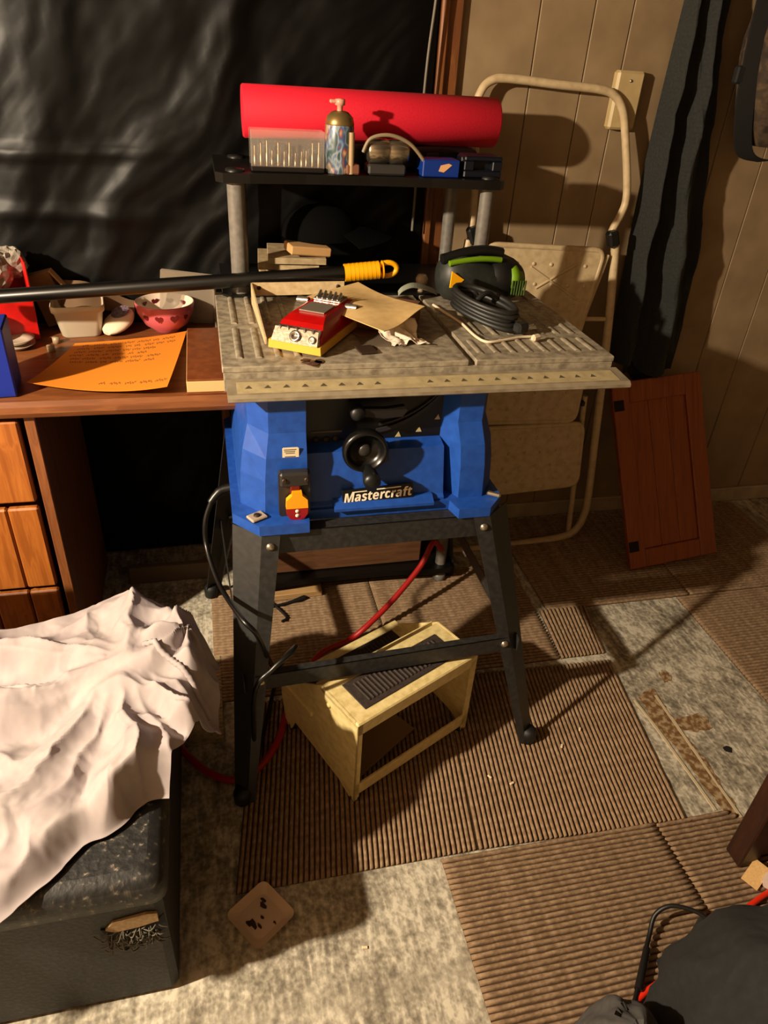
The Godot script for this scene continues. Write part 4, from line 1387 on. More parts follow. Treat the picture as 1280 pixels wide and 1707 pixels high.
# ---------------------------------------------------------------- on the saw table
const TY := 0.9105
func saw_clutter() -> void:
	# --- cream angle bracket
	var cream := mottle("bracket_cream", [[0.0, Color(0.7, 0.6, 0.44)], [1.0, Color(0.82, 0.73, 0.57)]], 0.5, {"seed": 121, "freq": 0.04, "scale": 5.0})
	var t := thing("angle_bracket", "cream painted metal corner bracket with screw holes standing on the saw table", "bracket", Vector3(0.11, TY, -1.6))
	var ca := Vector3(atz(420, 470, -1.585).x, TY + 0.0035, -1.585)
	var cb := Vector3(atz(574, 466, -1.595).x, TY + 0.0035, -1.595)
	var bh := atz(495, 468, -1.59).y - ca.y - 0.003
	var st := S()
	bar(st, ca + Vector3(0, bh - 0.026, 0), cb + Vector3(0, bh - 0.026, 0), Vector3.UP, 0.026, 0.026, Vector3(0, 0, -1), 0.003)
	bar(st, ca + Vector3(0.002, bh - 0.028, 0.0), cb + Vector3(0, bh - 0.028, 0), Vector3(0, 0, -1), 0.022, 0.022, Vector3(0, 1, 0), 0.003)
	bar(st, cb + Vector3(-0.004, 0, 0), cb + Vector3(-0.004, bh - 0.02, 0), Vector3(0, 0, -1), 0.02, 0.02, Vector3(1, 0, 0), 0.003)
	obj("long_plate", st, cream, t)
	st = S()
	bar(st, ca, Vector3(0.1, TY + 0.0035, -1.33), Vector3.UP, bh, 0.014, Vector3(-1, 0, 0), 0.003)
	obj("side_plate", st, cream, t)
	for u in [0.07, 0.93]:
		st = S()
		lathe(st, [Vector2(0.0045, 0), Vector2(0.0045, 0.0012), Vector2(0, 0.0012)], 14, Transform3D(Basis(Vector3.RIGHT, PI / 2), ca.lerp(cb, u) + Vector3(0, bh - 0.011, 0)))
		obj("screw", st, mats["bolt_dark"], t)  # dark discs stand in for the shade inside the bracket holes

	# --- red hand sanding block
	var fl := Vector3(0.102, TY, -1.314)
	var lx := Vector3(0.85, 0, 0.527).normalized()    # across
	var lz := Vector3(-0.527, 0, 0.85).normalized() * -1.0   # along, away
	var sb := thing("sanding_block", "red metal hand sanding block with chrome clamps and yellow sandpaper", "sanding block", fl)
	var P := func(u: float, y: float, v: float) -> Vector3:
		return fl + lx * u + lz * v + Vector3(0, TY + y - fl.y, 0)
	var red := mottle("block_red", [[0.0, Color(0.55, 0.015, 0.015)], [1.0, Color(0.68, 0.025, 0.02)]], 0.3, {"seed": 122, "freq": 0.03, "scale": 5.0})
	var chrome := mottle("chrome_scratched", [[0.0, Color(0.55, 0.52, 0.47)], [0.5, Color(0.78, 0.75, 0.7)], [1.0, Color(0.9, 0.87, 0.82)]], 0.22, {"seed": 123, "freq": 0.06, "scale": 8.0, "metal": 0.9, "bump": 0.03})
	var yel := plain("sandpaper_yellow", Color(0.84, 0.63, 0.22), 0.85)
	var ow := 0.108
	var ol := 0.235
	st = S()
	hexa(st, [P.call(0, 0.004, 0), P.call(ow, 0.004, 0), P.call(ow, 0.004, ol), P.call(0, 0.004, ol), P.call(0.001, 0.02, 0.0), P.call(ow - 0.001, 0.02, 0.0), P.call(ow - 0.001, 0.02, ol), P.call(0.001, 0.02, ol)])
	obj("sandpaper", st, yel, sb)
	st = S()
	var rings := []
	for q in [[0.02, 0.004, 0.012, 0.228], [0.032, 0.004, 0.016, 0.226], [0.049, 0.012, 0.04, 0.214], [0.056, 0.018, 0.062, 0.2], [0.059, 0.024, 0.085, 0.19]]:
		var ring := []
		for e in [[q[1], q[2]], [ow - q[1], q[2]], [ow - q[1], q[3]], [q[1], q[3]]]:
			ring.append(P.call(e[0], q[0], e[1]))
		rings.append(ring)
	loft(st, rings, true, false, false)
	obj("body", st, red, sb)
	st = S()
	hexa(st, [P.call(0.008, 0.021, -0.004), P.call(ow - 0.006, 0.021, -0.004), P.call(ow - 0.006, 0.021, 0.013), P.call(0.008, 0.021, 0.013), P.call(0.01, 0.044, 0.012), P.call(ow - 0.01, 0.044, 0.012), P.call(ow - 0.01, 0.044, 0.026), P.call(0.01, 0.044, 0.026)])
	var clampf_ := obj("front_clamp", st, chrome, sb)
	st = S()
	for e in [0.02, 0.037, 0.054, 0.071, 0.088]:
		bx(st, P.call(e, 0.043, 0.012), Vector3(0.006, 0.008, 0.008), 0.002, Basis(Vector3.UP, -0.55))
	obj("clamp_tooth", st, chrome, clampf_)
	st = S()
	lathe(st, [Vector2(0.011, 0), Vector2(0.011, 0.003), Vector2(0.006, 0.004), Vector2(0.005, 0.001), Vector2(0, 0.001)], 18, frame(P.call(0.055, 0.033, 0.003), lx, (-lz * 0.75 + Vector3.UP * 0.5).normalized()))
	lathe(st, [Vector2(0.007, 0), Vector2(0.007, 0.003), Vector2(0.004, 0.0035), Vector2(0, 0.001)], 14, frame(P.call(0.09, 0.031, 0.002), lx, (-lz * 0.75 + Vector3.UP * 0.5).normalized()))
	obj("clamp_screw", st, chrome, clampf_)
	st = S()
	hexa(st, [P.call(0.03, 0.0585, 0.075), P.call(0.082, 0.0585, 0.075), P.call(0.082, 0.0585, 0.13), P.call(0.03, 0.0585, 0.13), P.call(0.03, 0.061, 0.075), P.call(0.082, 0.061, 0.075), P.call(0.082, 0.061, 0.13), P.call(0.03, 0.061, 0.13)])
	obj("top_plate", st, plain("plate_grey", Color(0.5, 0.46, 0.41), 0.4, 0.4), sb)
	st = S()
	for e in 5:
		bx(st, P.call(0.034 + e * 0.011, 0.064, 0.165), Vector3(0.005, 0.014, 0.026), 0.002, Basis(Vector3.UP, -0.55) * Basis(Vector3.RIGHT, 0.5))
	bx(st, P.call(0.056, 0.061, 0.17), Vector3(0.06, 0.006, 0.04), 0.002, Basis(Vector3.UP, -0.55))
	obj("rear_clamp", st, chrome, sb)
	for e in [-0.002, 0.104]:
		st = S()
		tube(st, [P.call(e - 0.012, 0.05, 0.165), P.call(e + 0.012, 0.05, 0.165)], 0.008, 12)
		obj("wing_nut", st, chrome, sb)

	# --- kraft envelope with torn packet
	var env := mottle("kraft_tan", [[0.0, Color(0.74, 0.61, 0.39)], [1.0, Color(0.82, 0.7, 0.48)]], 0.8, {"seed": 124, "freq": 0.03, "scale": 4.0, "bump": 0.01})
	st = S()
	var e0 := aty(500, 497, TY + 0.045)
	var e1 := aty(597, 470, TY + 0.055)
	var e2 := aty(708, 514, TY + 0.05)
	var e3 := aty(640, 552, TY + 0.045)
	sheet(st, 16, 16, func(u: float, v: float) -> Vector3:
		var q: Vector3 = e0.lerp(e1, u).lerp(e3.lerp(e2, u), v)
		return q + Vector3(0, 0.006 * sin(u * 5.0) * sin(v * 4.0), 0), 0.0015)
	tag(obj("kraft_envelope", st, env), "tan kraft envelope lying across the clutter on the saw table", "envelope")
	# support under the envelope: a low cardboard carton
	st = S()
	var cc := (e0 + e1 + e2 + e3) / 4.0
	bx(st, Vector3(cc.x + 0.05, TY + 0.0225, cc.z - 0.015), Vector3(0.12, 0.041, 0.11), 0.002, Basis(Vector3.UP, -0.5))
	tag(obj("small_carton", st, mottle("carton_brown", [[0.0, Color(0.34, 0.2, 0.1)], [1.0, Color(0.45, 0.28, 0.15)]], 0.85, {"seed": 125})), "small brown cardboard carton hidden under the tan envelope", "carton")
	# crumpled white wrapper
	var wn := FastNoiseLite.new()
	wn.seed = 33
	wn.frequency = 1.0
	var wc := aty(662, 562, TY)
	st = S()
	sheet(st, 18, 18, func(u: float, v: float) -> Vector3:
		var x := (u - 0.5) * 0.075 + 0.006 * sin(v * 9.0)
		var z := (v - 0.5) * 0.07 + 0.006 * sin(u * 8.0)
		var up := 0.006 + 0.03 * smoothstep(0.75, 0.1, v) + 0.014 * wn.get_noise_2d(u * 3.2, v * 3.2)
		return wc + Vector3(x + 0.3 * z, maxf(up, 0.002), z + 0.018), 0.0008)
	tag(obj("paper_wrapper", st, plain("paper_white", Color(0.86, 0.8, 0.72), 0.7)), "crumpled white paper wrapper beside the tan envelope", "wrapper")
	# brown sheet under it
	st = S()
	var b0 := aty(585, 548, TY)
	bx(st, b0 + Vector3(0.055, 0.002, -0.03), Vector3(0.16, 0.003, 0.11), 0.001, Basis(Vector3.UP, 0.5))
	tag(obj("cardboard_scrap", st, mats["carton_brown"]), "flat brown cardboard scrap on the saw table by the sanding block", "cardboard scrap")
	st = S()
	bx(st, aty(610, 585, TY) + Vector3(0, 0.0025, 0), Vector3(0.035, 0.004, 0.04), 0.001, Basis(Vector3.UP, 0.15))
	tag(obj("metal_shim", st, plain("shim_dark", Color(0.25, 0.19, 0.15), 0.45, 0.4)), "small dark metal shim lying near the front of the saw table", "shim")

	# --- pole with yellow grip
	var pr := atz(664, 447, -1.60)
	var pg := atz(574, 455, -1.605)
	var plf := atz(-60, 498, -1.69)
	var pole := thing("extension_pole", "black extension pole with a yellow grip laid across desk and saw", "pole", pg)
	var dirp := (pg - plf).normalized()
	st = S()
	tube(st, [plf, pg + dirp * 0.01], 0.0155, 16)
	obj("shaft", st, plain("pole_black", Color(0.025, 0.023, 0.021), 0.32), pole)
	st = S()
	var gd := (pr - pg).normalized()
	var gn := gd.cross(Vector3(0, 0, 1)).normalized() * -1.0
	# grip: stadium outline with a hanging hole, extruded towards the camera
	var gl := (pr - pg).length()
	tube(st, [pg, pg + gd * (gl - 0.045)], [0.0195, 0.0195], 18)
	var hook := []
	for k in 20:
		var a := TAU * k / 20.0
		hook.append(pg + gd * (gl - 0.026 + 0.022 * cos(a)) + gn * 0.0145 * sin(a))
	tube(st, hook, 0.006, 8, true)
	obj("grip", st, plain("grip_yellow", Color(0.9, 0.64, 0.03), 0.4), pole)
	st = S()
	for k in 9:
		tube(st, [pg + gd * (0.01 + k * 0.0095), pg + gd * (0.0125 + k * 0.0095)], 0.0199, 18)
	obj("grip_ring", st, mats["grip_yellow"], pole)

	# --- detail sander lying on the table, sole to the right
	var sc := Vector3(0.63, TY, -1.565)
	var s := thing("detail_sander", "dark grey and lime green electric detail sander with bundled cord", "sander", sc)
	var grey := mottle("sander_grey", [[0.0, Color(0.12, 0.135, 0.125)], [1.0, Color(0.18, 0.19, 0.175)]], 0.5, {"seed": 126, "freq": 0.05, "scale": 5.0})
	var lime := plain("sander_lime", Color(0.4, 0.55, 0.04), 0.5)
	var rub := plain("sander_rubber", Color(0.025, 0.025, 0.026), 0.5)
	# axis from the rounded rear (left) to the iron-shaped head (right)
	var A := Vector3(0.522, TY + 0.058, -1.6)
	var Z := Vector3(0.722, TY + 0.05, -1.63)
	var dz := (Z - A).normalized()
	var up := Vector3(0, 1, 0)
	var sd := dz.cross(up).normalized()
	var R := func(f: float, ry: float, rz: float, off: float, n := 20) -> Array:
		var ring := []
		var c := A.lerp(Z, f) + Vector3(0, off, 0)
		for k in n:
			var a := TAU * k / n
			ring.append(c + up * sin(a) * ry + sd * cos(a) * rz)
		return ring
	st = S()
	loft(st, [R.call(-0.02, 0.012, 0.012, 0.0), R.call(0.01, 0.035, 0.03, 0.0), R.call(0.08, 0.052, 0.044, 0.0), R.call(0.2, 0.057, 0.05, 0.001), R.call(0.35, 0.054, 0.05, 0.0), R.call(0.5, 0.048, 0.048, -0.003), R.call(0.64, 0.042, 0.05, -0.006), R.call(0.72, 0.034, 0.044, -0.008)])
	obj("body", st, grey, s)
	st = S()
	var band := []
	for k in 15:
		var f := lerpf(0.03, 0.68, k / 14.0)
		band.append(A.lerp(Z, f) + Vector3(0, lerpf(0.036, 0.036, f) + 0.012 * sin(PI * f), 0) + sd * lerpf(0.032, 0.034, f))
	tube(st, band, 0.0065, 8)
	obj("lime_band", st, lime, s)
	st = S()
	var band2 := []
	for k in 15:
		var f := lerpf(-0.02, 0.74, k / 14.0)
		band2.append(A.lerp(Z, f) + Vector3(0, 0.042 + 0.02 * sin(PI * clampf(f, 0, 1)), 0) + sd * 0.012)
	tube(st, band2, 0.012, 8)
	obj("top_seam", st, rub, s)
	st = S()
	loft(st, [R.call(0.6, 0.04, 0.046, 0.002), R.call(0.68, 0.054, 0.056, 0.0), R.call(0.8, 0.055, 0.056, -0.002), R.call(0.95, 0.046, 0.048, -0.004), R.call(1.04, 0.034, 0.036, -0.006), R.call(1.07, 0.018, 0.02, -0.008)])
	obj("head_guard", st, rub, s)
	st = S()
	loft(st, [R.call(0.78, 0.036, 0.03, 0.002), R.call(0.8, 0.04, 0.0605, 0.004), R.call(0.9, 0.038, 0.0565, 0.003), R.call(1.0, 0.028, 0.046, 0.0), R.call(1.02, 0.02, 0.03, 0.0)])
	var lp := obj("lime_window", st, lime, s)
	st = S()
	for k in 6:
		var f := 0.8 + k * 0.034
		tube(st, [A.lerp(Z, f) + sd * 0.06 + Vector3(0, -0.028, 0), A.lerp(Z, f) + sd * 0.0615 + Vector3(0, 0.006, 0)], 0.0022, 6)
	obj("vent_slot", st, plain("lime_dark", Color(0.2, 0.3, 0.02), 0.6), lp)
	st = S()
	var ty := A.lerp(Z, 0.08) + sd * 0.047 + Vector3(0, 0.006, 0)
	prism(st, [Vector2(-0.012, -0.018), Vector2(0.006, -0.014), Vector2(0.022, 0.0), Vector2(-0.01, 0.018)], 0.004, Transform3D(Basis(dz, up, sd), ty))
	obj("yellow_mark", st, plain("mark_yellow", Color(0.97, 0.68, 0.04), 0.45), s)
	# bundled cord in front
	var cord := plain("cord_grey", Color(0.1, 0.1, 0.095), 0.5)
	st = S()
	var c0 := Vector3(0.572, TY + 0.004, -1.425)
	for k in 5:
		var loop := []
		for q in 22:
			var a := TAU * q / 22.0
			var rx := 0.078 - 0.004 * (k % 3)
			var ry := 0.03 - 0.003 * (k % 2)
			var ex := Vector3(0.62, 0.0, 0.78).normalized()
			var ey := Vector3(0.78, 0.0, -0.62).normalized()
			loop.append(c0 + ex * rx * cos(a) + ey * (ry + k * 0.003) * sin(a) + Vector3(0, 0.006 + k * 0.009 + 0.012 * cos(a) * -1.0 + 0.012, 0))
		tube(st, loop, 0.0062, 8, true)
	tube(st, spl([A.lerp(Z, 0.35) + sd * 0.045, Vector3(0.575, TY + 0.06, -1.52), Vector3(0.565, TY + 0.05, -1.46), Vector3(0.555, TY + 0.03, -1.42)], 6), 0.0075, 8)
	tube(st, spl([c0 + Vector3(-0.03, 0.045, 0.01), c0 + Vector3(0.0, 0.066, 0.0), c0 + Vector3(0.035, 0.045, -0.015), c0 + Vector3(0.05, 0.01, -0.02)], 5), 0.006, 8)
	obj("cord_bundle", st, cord, s)
	st = S()
	bx(st, c0 + Vector3(0.06, 0.014, 0.07), Vector3(0.03, 0.022, 0.024), 0.005, Basis(Vector3.UP, 0.4))
	obj("plug", st, cord, s)
	st = S()
	for dx in [-0.004, 0.008]:
		bx(st, c0 + Vector3(0.085 , 0.014, 0.063 + dx), Vector3(0.022, 0.007, 0.0016), 0.0003, Basis(Vector3.UP, 0.4))
	obj("plug_prong", st, chrome, s)

	# white wire running along the table
	st = S()
	var wr := []
	for q in [[722, 508], [740, 520], [768, 538], [792, 560], [812, 570], [840, 567], [868, 562], [890, 561]]:
		wr.append(aty(q[0], q[1], TY + 0.004))
	tube(st, spl(wr, 6), 0.003, 8)
	var wire := thing("white_wire", "thin white wire with a connector lying on the saw table", "wire", aty(812, 570, TY))
	obj("lead", st, plain("wire_white", Color(0.85, 0.78, 0.67), 0.45), wire)
	st = S()
	bx(st, aty(893, 563, TY + 0.009), Vector3(0.022, 0.014, 0.013), 0.004, Basis(Vector3.UP, 0.4))
	obj("connector", st, mats["wire_white"], wire)
	# grey ribbon
	st = S()
	var rb := spl([aty(664, 494, TY + 0.02), aty(672, 486, TY + 0.03), aty(690, 480, TY + 0.034), aty(715, 486, TY + 0.02), aty(728, 492, TY + 0.003)], 5)
	for k in rb.size() - 1:
		bar(st, rb[k], rb[k + 1], Vector3(0.2, 0.1, -1).normalized(), 0.03, 0.03, Vector3.UP, 0.0012)
	tag(obj("plastic_strap", st, plain("strap_pale", Color(0.6, 0.62, 0.55), 0.5)), "pale green plastic strap curling beside the sander", "strap")
	# knob
	st = S()
	var kb := atz(703, 466, -1.67)
	kb.y = TY
	lathe(st, [Vector2(0, 0), Vector2(0.008, 0), Vector2(0.008, 0.018), Vector2(0.013, 0.022), Vector2(0.015, 0.034), Vector2(0.01, 0.043), Vector2(0, 0.045)], 18, Transform3D(Basis(), kb + Vector3(0, 0.0005, 0)))
	tag(obj("wooden_bead", st, plain("knob_pale", Color(0.66, 0.58, 0.48), 0.35)), "small pale round wooden bead on a peg behind the envelope", "bead")

# ---------------------------------------------------------------- on the desk
func desk_clutter() -> void:
	# --- yellow note
	var im := Image.create(256, 192, false, Image.FORMAT_RGB8)
	im.fill(Color(0.85, 0.5, 0.07))
	var r2 := RandomNumberGenerator.new()
	r2.seed = 5
	for line in 9:
		var yy := 14.0 + line * 15.0
		var x := 12.0 + r2.randf() * 20.0
		var endx := r2.randf_range(150, 245)
		if line == 6 or line == 7:
			continue
		if line == 8:
			yy = 166.0
			x = 120.0
			endx = 240.0
		while x < endx:
			var wl := r2.randf_range(10, 30)
			var q := 0.0
			while q < wl:
				var y2 := yy + 2.6 * sin(q * 1.3 + x) + 1.4 * sin(q * 0.6)
				for o in 2:
					var px := int(x + q)
					var py := int(y2) + o
					if px < 256 and py < 192 and py >= 0:
						im.set_pixel(px, py, Color(0.42, 0.22, 0.04))
				q += 0.5
			x += wl + r2.randf_range(5, 10)
	var note := plain("note_paper", Color.WHITE, 0.8)
	note.albedo_texture = ImageTexture.create_from_image(im)
	var p00 := aty(125, 571, DT + 0.004)
	var p10 := aty(311, 553, DT + 0.012)
	var p11 := aty(280, 656, DT + 0.012)
	var p01 := aty(46, 643, DT + 0.012)
	var st := S()
	sheet(st, 20, 16, func(u: float, v: float) -> Vector3:
		var q: Vector3 = p00.lerp(p10, u).lerp(p01.lerp(p11, u), v)
		q.y = DT + 0.002 + 0.016 * pow(v, 2.0) * (0.35 + 0.65 * pow(absf(u - 0.55) * 2.0, 2.0)) + 0.012 * pow(u, 3.0)
		return q, 0.0006, true)
	tag(obj("yellow_note", st, note), "orange-yellow sheet of paper with handwriting lying on the desk", "note")

	# --- brown wooden block or book beside the saw
	var bk := thing("book", "brown covered book with pale pages lying on the desk by the saw", "book", Vector3(-0.02, DT, -1.62))
	st = S()
	bx(st, Vector3(-0.018, DT + 0.017, -1.62), Vector3(0.086, 0.024, 0.33), 0.001)
	obj("pages", st, plain("pages_cream", Color(0.78, 0.66, 0.42), 0.85), bk)
	st = S()
	bx(st, Vector3(-0.018, DT + 0.0315, -1.62), Vector3(0.084, 0.004, 0.328), 0.001)
	bx(st, Vector3(-0.018, DT + 0.0025, -1.62), Vector3(0.09, 0.004, 0.334), 0.001)
	obj("cover", st, mottle("cover_brown", [[0.0, Color(0.4, 0.2, 0.09)], [1.0, Color(0.52, 0.28, 0.13)]], 0.35, {"seed": 131, "freq": 0.03, "scale": 4.0}), bk)

	# --- pink bowl with hearts
	var bc := Vector3(-0.112, DT, -1.868)
	var bw := thing("bowl", "pink ceramic bowl with dark heart pattern on the desk", "bowl", bc)
	st = S()
	var prof := [Vector2(0, 0.001), Vector2(0.03, 0.001), Vector2(0.034, 0.008), Vector2(0.054, 0.022), Vector2(0.069, 0.05), Vector2(0.073, 0.074), Vector2(0.071, 0.077)]
	lathe(st, prof, 36, Transform3D(Basis(), bc))
	obj("outer_wall", st, plain("bowl_pink", Color(0.74, 0.35, 0.38), 0.25), bw)
	st = S()
	lathe(st, [Vector2(0.072, 0.0765), Vector2(0.068, 0.075), Vector2(0.064, 0.052), Vector2(0.048, 0.026), Vector2(0.02, 0.012), Vector2(0, 0.011)], 36, Transform3D(Basis(), bc))
	obj("inner_wall", st, plain("bowl_white", Color(0.84, 0.76, 0.68), 0.3), bw)
	var heart := []
	for k in 20:
		var a := TAU * k / 20.0
		heart.append(Vector2(16 * pow(sin(a), 3), 13 * cos(a) - 5 * cos(2 * a) - 2 * cos(3 * a) - cos(4 * a)) * 0.0006)
	for q in [[0.7, 1, 0.8], [0.2, 1, 1.0], [-0.35, 1, 1.2], [-0.8, 1, 0.8], [2.7, 0, 1.0], [3.3, 0, 1.0], [2.2, 0, 0.8], [3.9, 0, 0.9]]:
		st = S()
		var a: float = PI / 2 + q[0]
		var rad := 0.0695 if q[1] == 1 else 0.0635
		var out := Vector3(cos(a), -0.25 if q[1] == 1 else 0.2, sin(a)).normalized() * (1.0 if q[1] == 1 else -1.0)
		var pos := bc + Vector3(cos(a) * rad, 0.05 if q[1] == 1 else 0.058, sin(a) * rad)
		var tx := Vector3.UP.cross(out).normalized()
		prism(st, heart.map(func(h): return h * q[2]), 0.0012, Transform3D(Basis(tx, out.cross(tx), out), pos - out * 0.0004))
		obj("heart", st, plain("heart_dark", Color(0.38, 0.06, 0.09), 0.4), bw)

	# --- white plastic tub
	var tc := Vector3(-0.318, DT, -1.862)
	var tb := thing("plastic_tub", "empty white plastic food tub with a rolled rim on the desk", "tub", tc)
	st = S()
	var rings := []
	for q in [[0.0005, 0.085, 0.07], [0.004, 0.092, 0.076], [0.06, 0.112, 0.094], [0.066, 0.122, 0.104], [0.078, 0.124, 0.106], [0.08, 0.12, 0.1], [0.078, 0.113, 0.095], [0.06, 0.108, 0.09], [0.006, 0.088, 0.072]]:
		var ring := []
		for e in round_rect(q[1], q[2], 0.016, 4):
			ring.append(tc + Basis(Vector3.UP, 0.12) * Vector3(e.x, q[0], e.y))
		rings.append(ring)
	loft(st, rings)
	var tub_m := plain("tub_white", Color(0.74, 0.69, 0.6), 0.4)
	obj("tub_wall", st, tub_m, tb)

	# --- soap pouch (white oval pack)
	var sp := Vector3(-0.222, DT, -1.855)
	st = S()
	rings = []
	for k in 11:
		var f := k / 10.0
		var s := pow(maxf(sin(PI * clampf(0.03 + f * 0.94, 0, 1)), 0.0), 0.55)
		var ring := []
		for q in 18:
			var a := TAU * q / 18.0
			var dirx := Vector3(0.52, 0.34, -0.78).normalized()
			var side := Vector3(0.83, 0, 0.55).normalized()
			ring.append(sp + Vector3(-0.022, 0.018, 0.02) + dirx * (f - 0.2) * 0.1 + side * cos(a) * 0.036 * s + side.cross(dirx).normalized() * sin(a) * 0.017 * s)
		rings.append(ring)
	var pk := thing("wipes_pack", "small white pack with a dark printed oval front leaning by the bowl", "pack", sp)
	loft(st, rings)
	obj("pouch", st, plain("pack_white", Color(0.82, 0.76, 0.66), 0.35), pk)
	st = S()
	var dirx2 := Vector3(0.52, 0.34, -0.78).normalized()
	var side2 := Vector3(0.83, 0, 0.55).normalized()
	var nx := side2.cross(dirx2).normalized()
	if nx.y < 0:
		nx = -nx
	var oval := []
	for k in 18:
		var a := TAU * k / 18.0
		oval.append(Vector2(0.021 * cos(a), 0.026 * sin(a)))
	prism(st, oval, 0.0022, Transform3D(Basis(side2, dirx2, side2.cross(dirx2)), sp + Vector3(-0.022, 0.018, 0.02) + dirx2 * 0.048 + nx * 0.0155))
	obj("print_panel", st, mottle("pack_print", [[0.0, Color(0.25, 0.13, 0.12)], [0.5, Color(0.36, 0.26, 0.3)], [0.6, Color(0.5, 0.5, 0.58)], [1.0, Color(0.3, 0.2, 0.18)]], 0.4, {"seed": 132, "freq": 0.05, "scale": 10.0}), pk)

	# --- clear plastic container leaning behind the bowl
	var glass := plain("clear_plastic", Color(0.9, 0.87, 0.82, 0.06), 0.1)
	glass.transparency = BaseMaterial3D.TRANSPARENCY_ALPHA
	var frost := plain("frosted_plastic", Color(0.62, 0.57, 0.5, 0.45), 0.2)
	frost.transparency = BaseMaterial3D.TRANSPARENCY_ALPHA
	var cp := thing("clear_container", "clear plastic container standing on edge behind the pink bowl", "container", Vector3(-0.05, DT, -1.9))
	st = S()
	bx(st, Vector3(-0.055, DT + 0.07, -1.918), Vector3(0.14, 0.132, 0.008), 0.004, Basis(Vector3.BACK, -0.12))
	bx(st, Vector3(0.012, DT + 0.05, -1.905), Vector3(0.006, 0.098, 0.06), 0.002)
	obj("wall", st, mats["frosted_plastic"], cp)

	# --- red carton with bags
	var rc := thing("red_carton", "open red carton with plastic bags in it at the back of the desk", "carton", Vector3(-0.5, DT, -1.87))
	var rd := mottle("carton_red", [[0.0, Color(0.62, 0.03, 0.02)], [1.0, Color(0.76, 0.06, 0.04)]], 0.4, {"seed": 133, "freq": 0.04, "scale": 3.0})
	st = S()
	var B := Basis(Vector3.UP, 0.3)
	var o := Vector3(-0.49, DT, -1.855)
	var hh := 0.15
	for q in [[Vector3(0.065, hh * 0.62, 0.0), Vector3(0.004, hh * 1.2, 0.13)], [Vector3(-0.065, hh / 2, 0.0), Vector3(0.004, hh, 0.13)], [Vector3(0, hh / 2, -0.063), Vector3(0.13, hh, 0.004)], [Vector3(0, hh * 0.36, 0.063), Vector3(0.13, hh * 0.7, 0.004)], [Vector3(0, 0.003, 0), Vector3(0.13, 0.004, 0.13)]]:
		bx(st, o + B * q[0] + Vector3(0, 0.001, 0), q[1], 0.001, B)
	obj("carton_wall", st, rd, rc)
	st = S()
	for k in 5:
		bx(st, o + B * Vector3(0.0685, 0.1, -0.045 + k * 0.022), Vector3(0.002, 0.12, 0.006), 0.0008, B)
	obj("pleat", st, rd, rc)
	var bn := FastNoiseLite.new()
	bn.seed = 44
	bn.frequency = 1.0
	for q in [[Vector3(-0.5, DT + 0.15, -1.845), 0.05, "crumpled clear plastic bag stuffed in the red carton"], [Vector3(-0.455, DT + 0.165, -1.885), 0.036, "grey plastic bag bulging from the back of the red carton"]]:
		st = S()
		var c: Vector3 = q[0]
		rings = []
		for k in 13:
			var f := PI * (k + 0.4) / 12.8
			var ring := []
			for z in 20:
				var a := TAU * z / 20.0
				var d := Vector3(sin(f) * cos(a), cos(f), sin(f) * sin(a))
				ring.append(c + d * q[1] * (1.0 + 0.35 * bn.get_noise_3d(d.x * 2.4, d.y * 2.4, d.z * 2.4 + q[1] * 90)))
			rings.append(ring)
		loft(st, rings, true, false, false)
		tag(obj("plastic_bag", st, mottle("bag_film", [[0.0, Color(0.33, 0.3, 0.27)], [0.5, Color(0.5, 0.47, 0.43)], [1.0, Color(0.72, 0.68, 0.62)]], 0.2, {"seed": 134, "freq": 0.05, "scale": 6.0})), q[2], "plastic bag")
	# white jar/pack in front of the carton
	st = S()
	lathe(st, [Vector2(0, 0), Vector2(0.028, 0), Vector2(0.03, 0.05), Vector2(0.024, 0.07), Vector2(0.024, 0.1), Vector2(0, 0.104)], 20, Transform3D(Basis(), Vector3(-0.53, DT + 0.001, -1.72)))
	tag(obj("spice_jar", st, plain("jar_white", Color(0.62, 0.58, 0.5), 0.3)), "pale jar standing in front of the red carton", "jar")

	# --- cardboard pieces at the back
	var tan_m := mottle("card_tan", [[0.0, Color(0.42, 0.3, 0.18)], [1.0, Color(0.54, 0.4, 0.25)]], 0.85, {"seed": 135, "freq": 0.03, "scale": 3.0})
	var fb := thing("folded_box", "folded tan cardboard box leaning beside the red carton", "cardboard box", Vector3(-0.4, DT, -1.9))
	st = S()
	bx(st, Vector3(-0.39, DT + 0.072, -1.915), Vector3(0.06, 0.13, 0.03), 0.002, Basis(Vector3.BACK, 0.25))
	obj("panel", st, tan_m, fb)
	st = S()
	bx(st, Vector3(-0.36, DT + 0.125, -1.9), Vector3(0.05, 0.004, 0.03), 0.001, Basis(Vector3.BACK, -0.95))
	obj("flap", st, plain("flap_tan", Color(0.66, 0.52, 0.34), 0.85), fb)
	st = S()
	var cs := atz(150, 455, -1.91)
	sheet(st, 14, 5, func(u: float, v: float) -> Vector3:
		return Vector3(lerpf(-0.36, -0.19, u), DT + 0.115 - 0.055 * smoothstep(0.25, 1.0, u) - v * 0.06 * (1.0 - 0.6 * u), -1.925 + 0.045 * v + 0.01 * sin(u * 6.0)), 0.003)
	tag(obj("cardboard_flap", st, mottle("card_brown", [[0.0, Color(0.3, 0.22, 0.14)], [1.0, Color(0.4, 0.3, 0.2)]], 0.85, {"seed": 136})), "curved brown cardboard flap leaning on the black sheeting", "cardboard")
	st = S()
	bx(st, Vector3(-0.27, DT + 0.02, -1.92), Vector3(0.1, 0.038, 0.03), 0.002)
	tag(obj("low_carton", st, mats["card_brown"]), "low dark carton at the back of the desk under the cardboard flap", "carton")

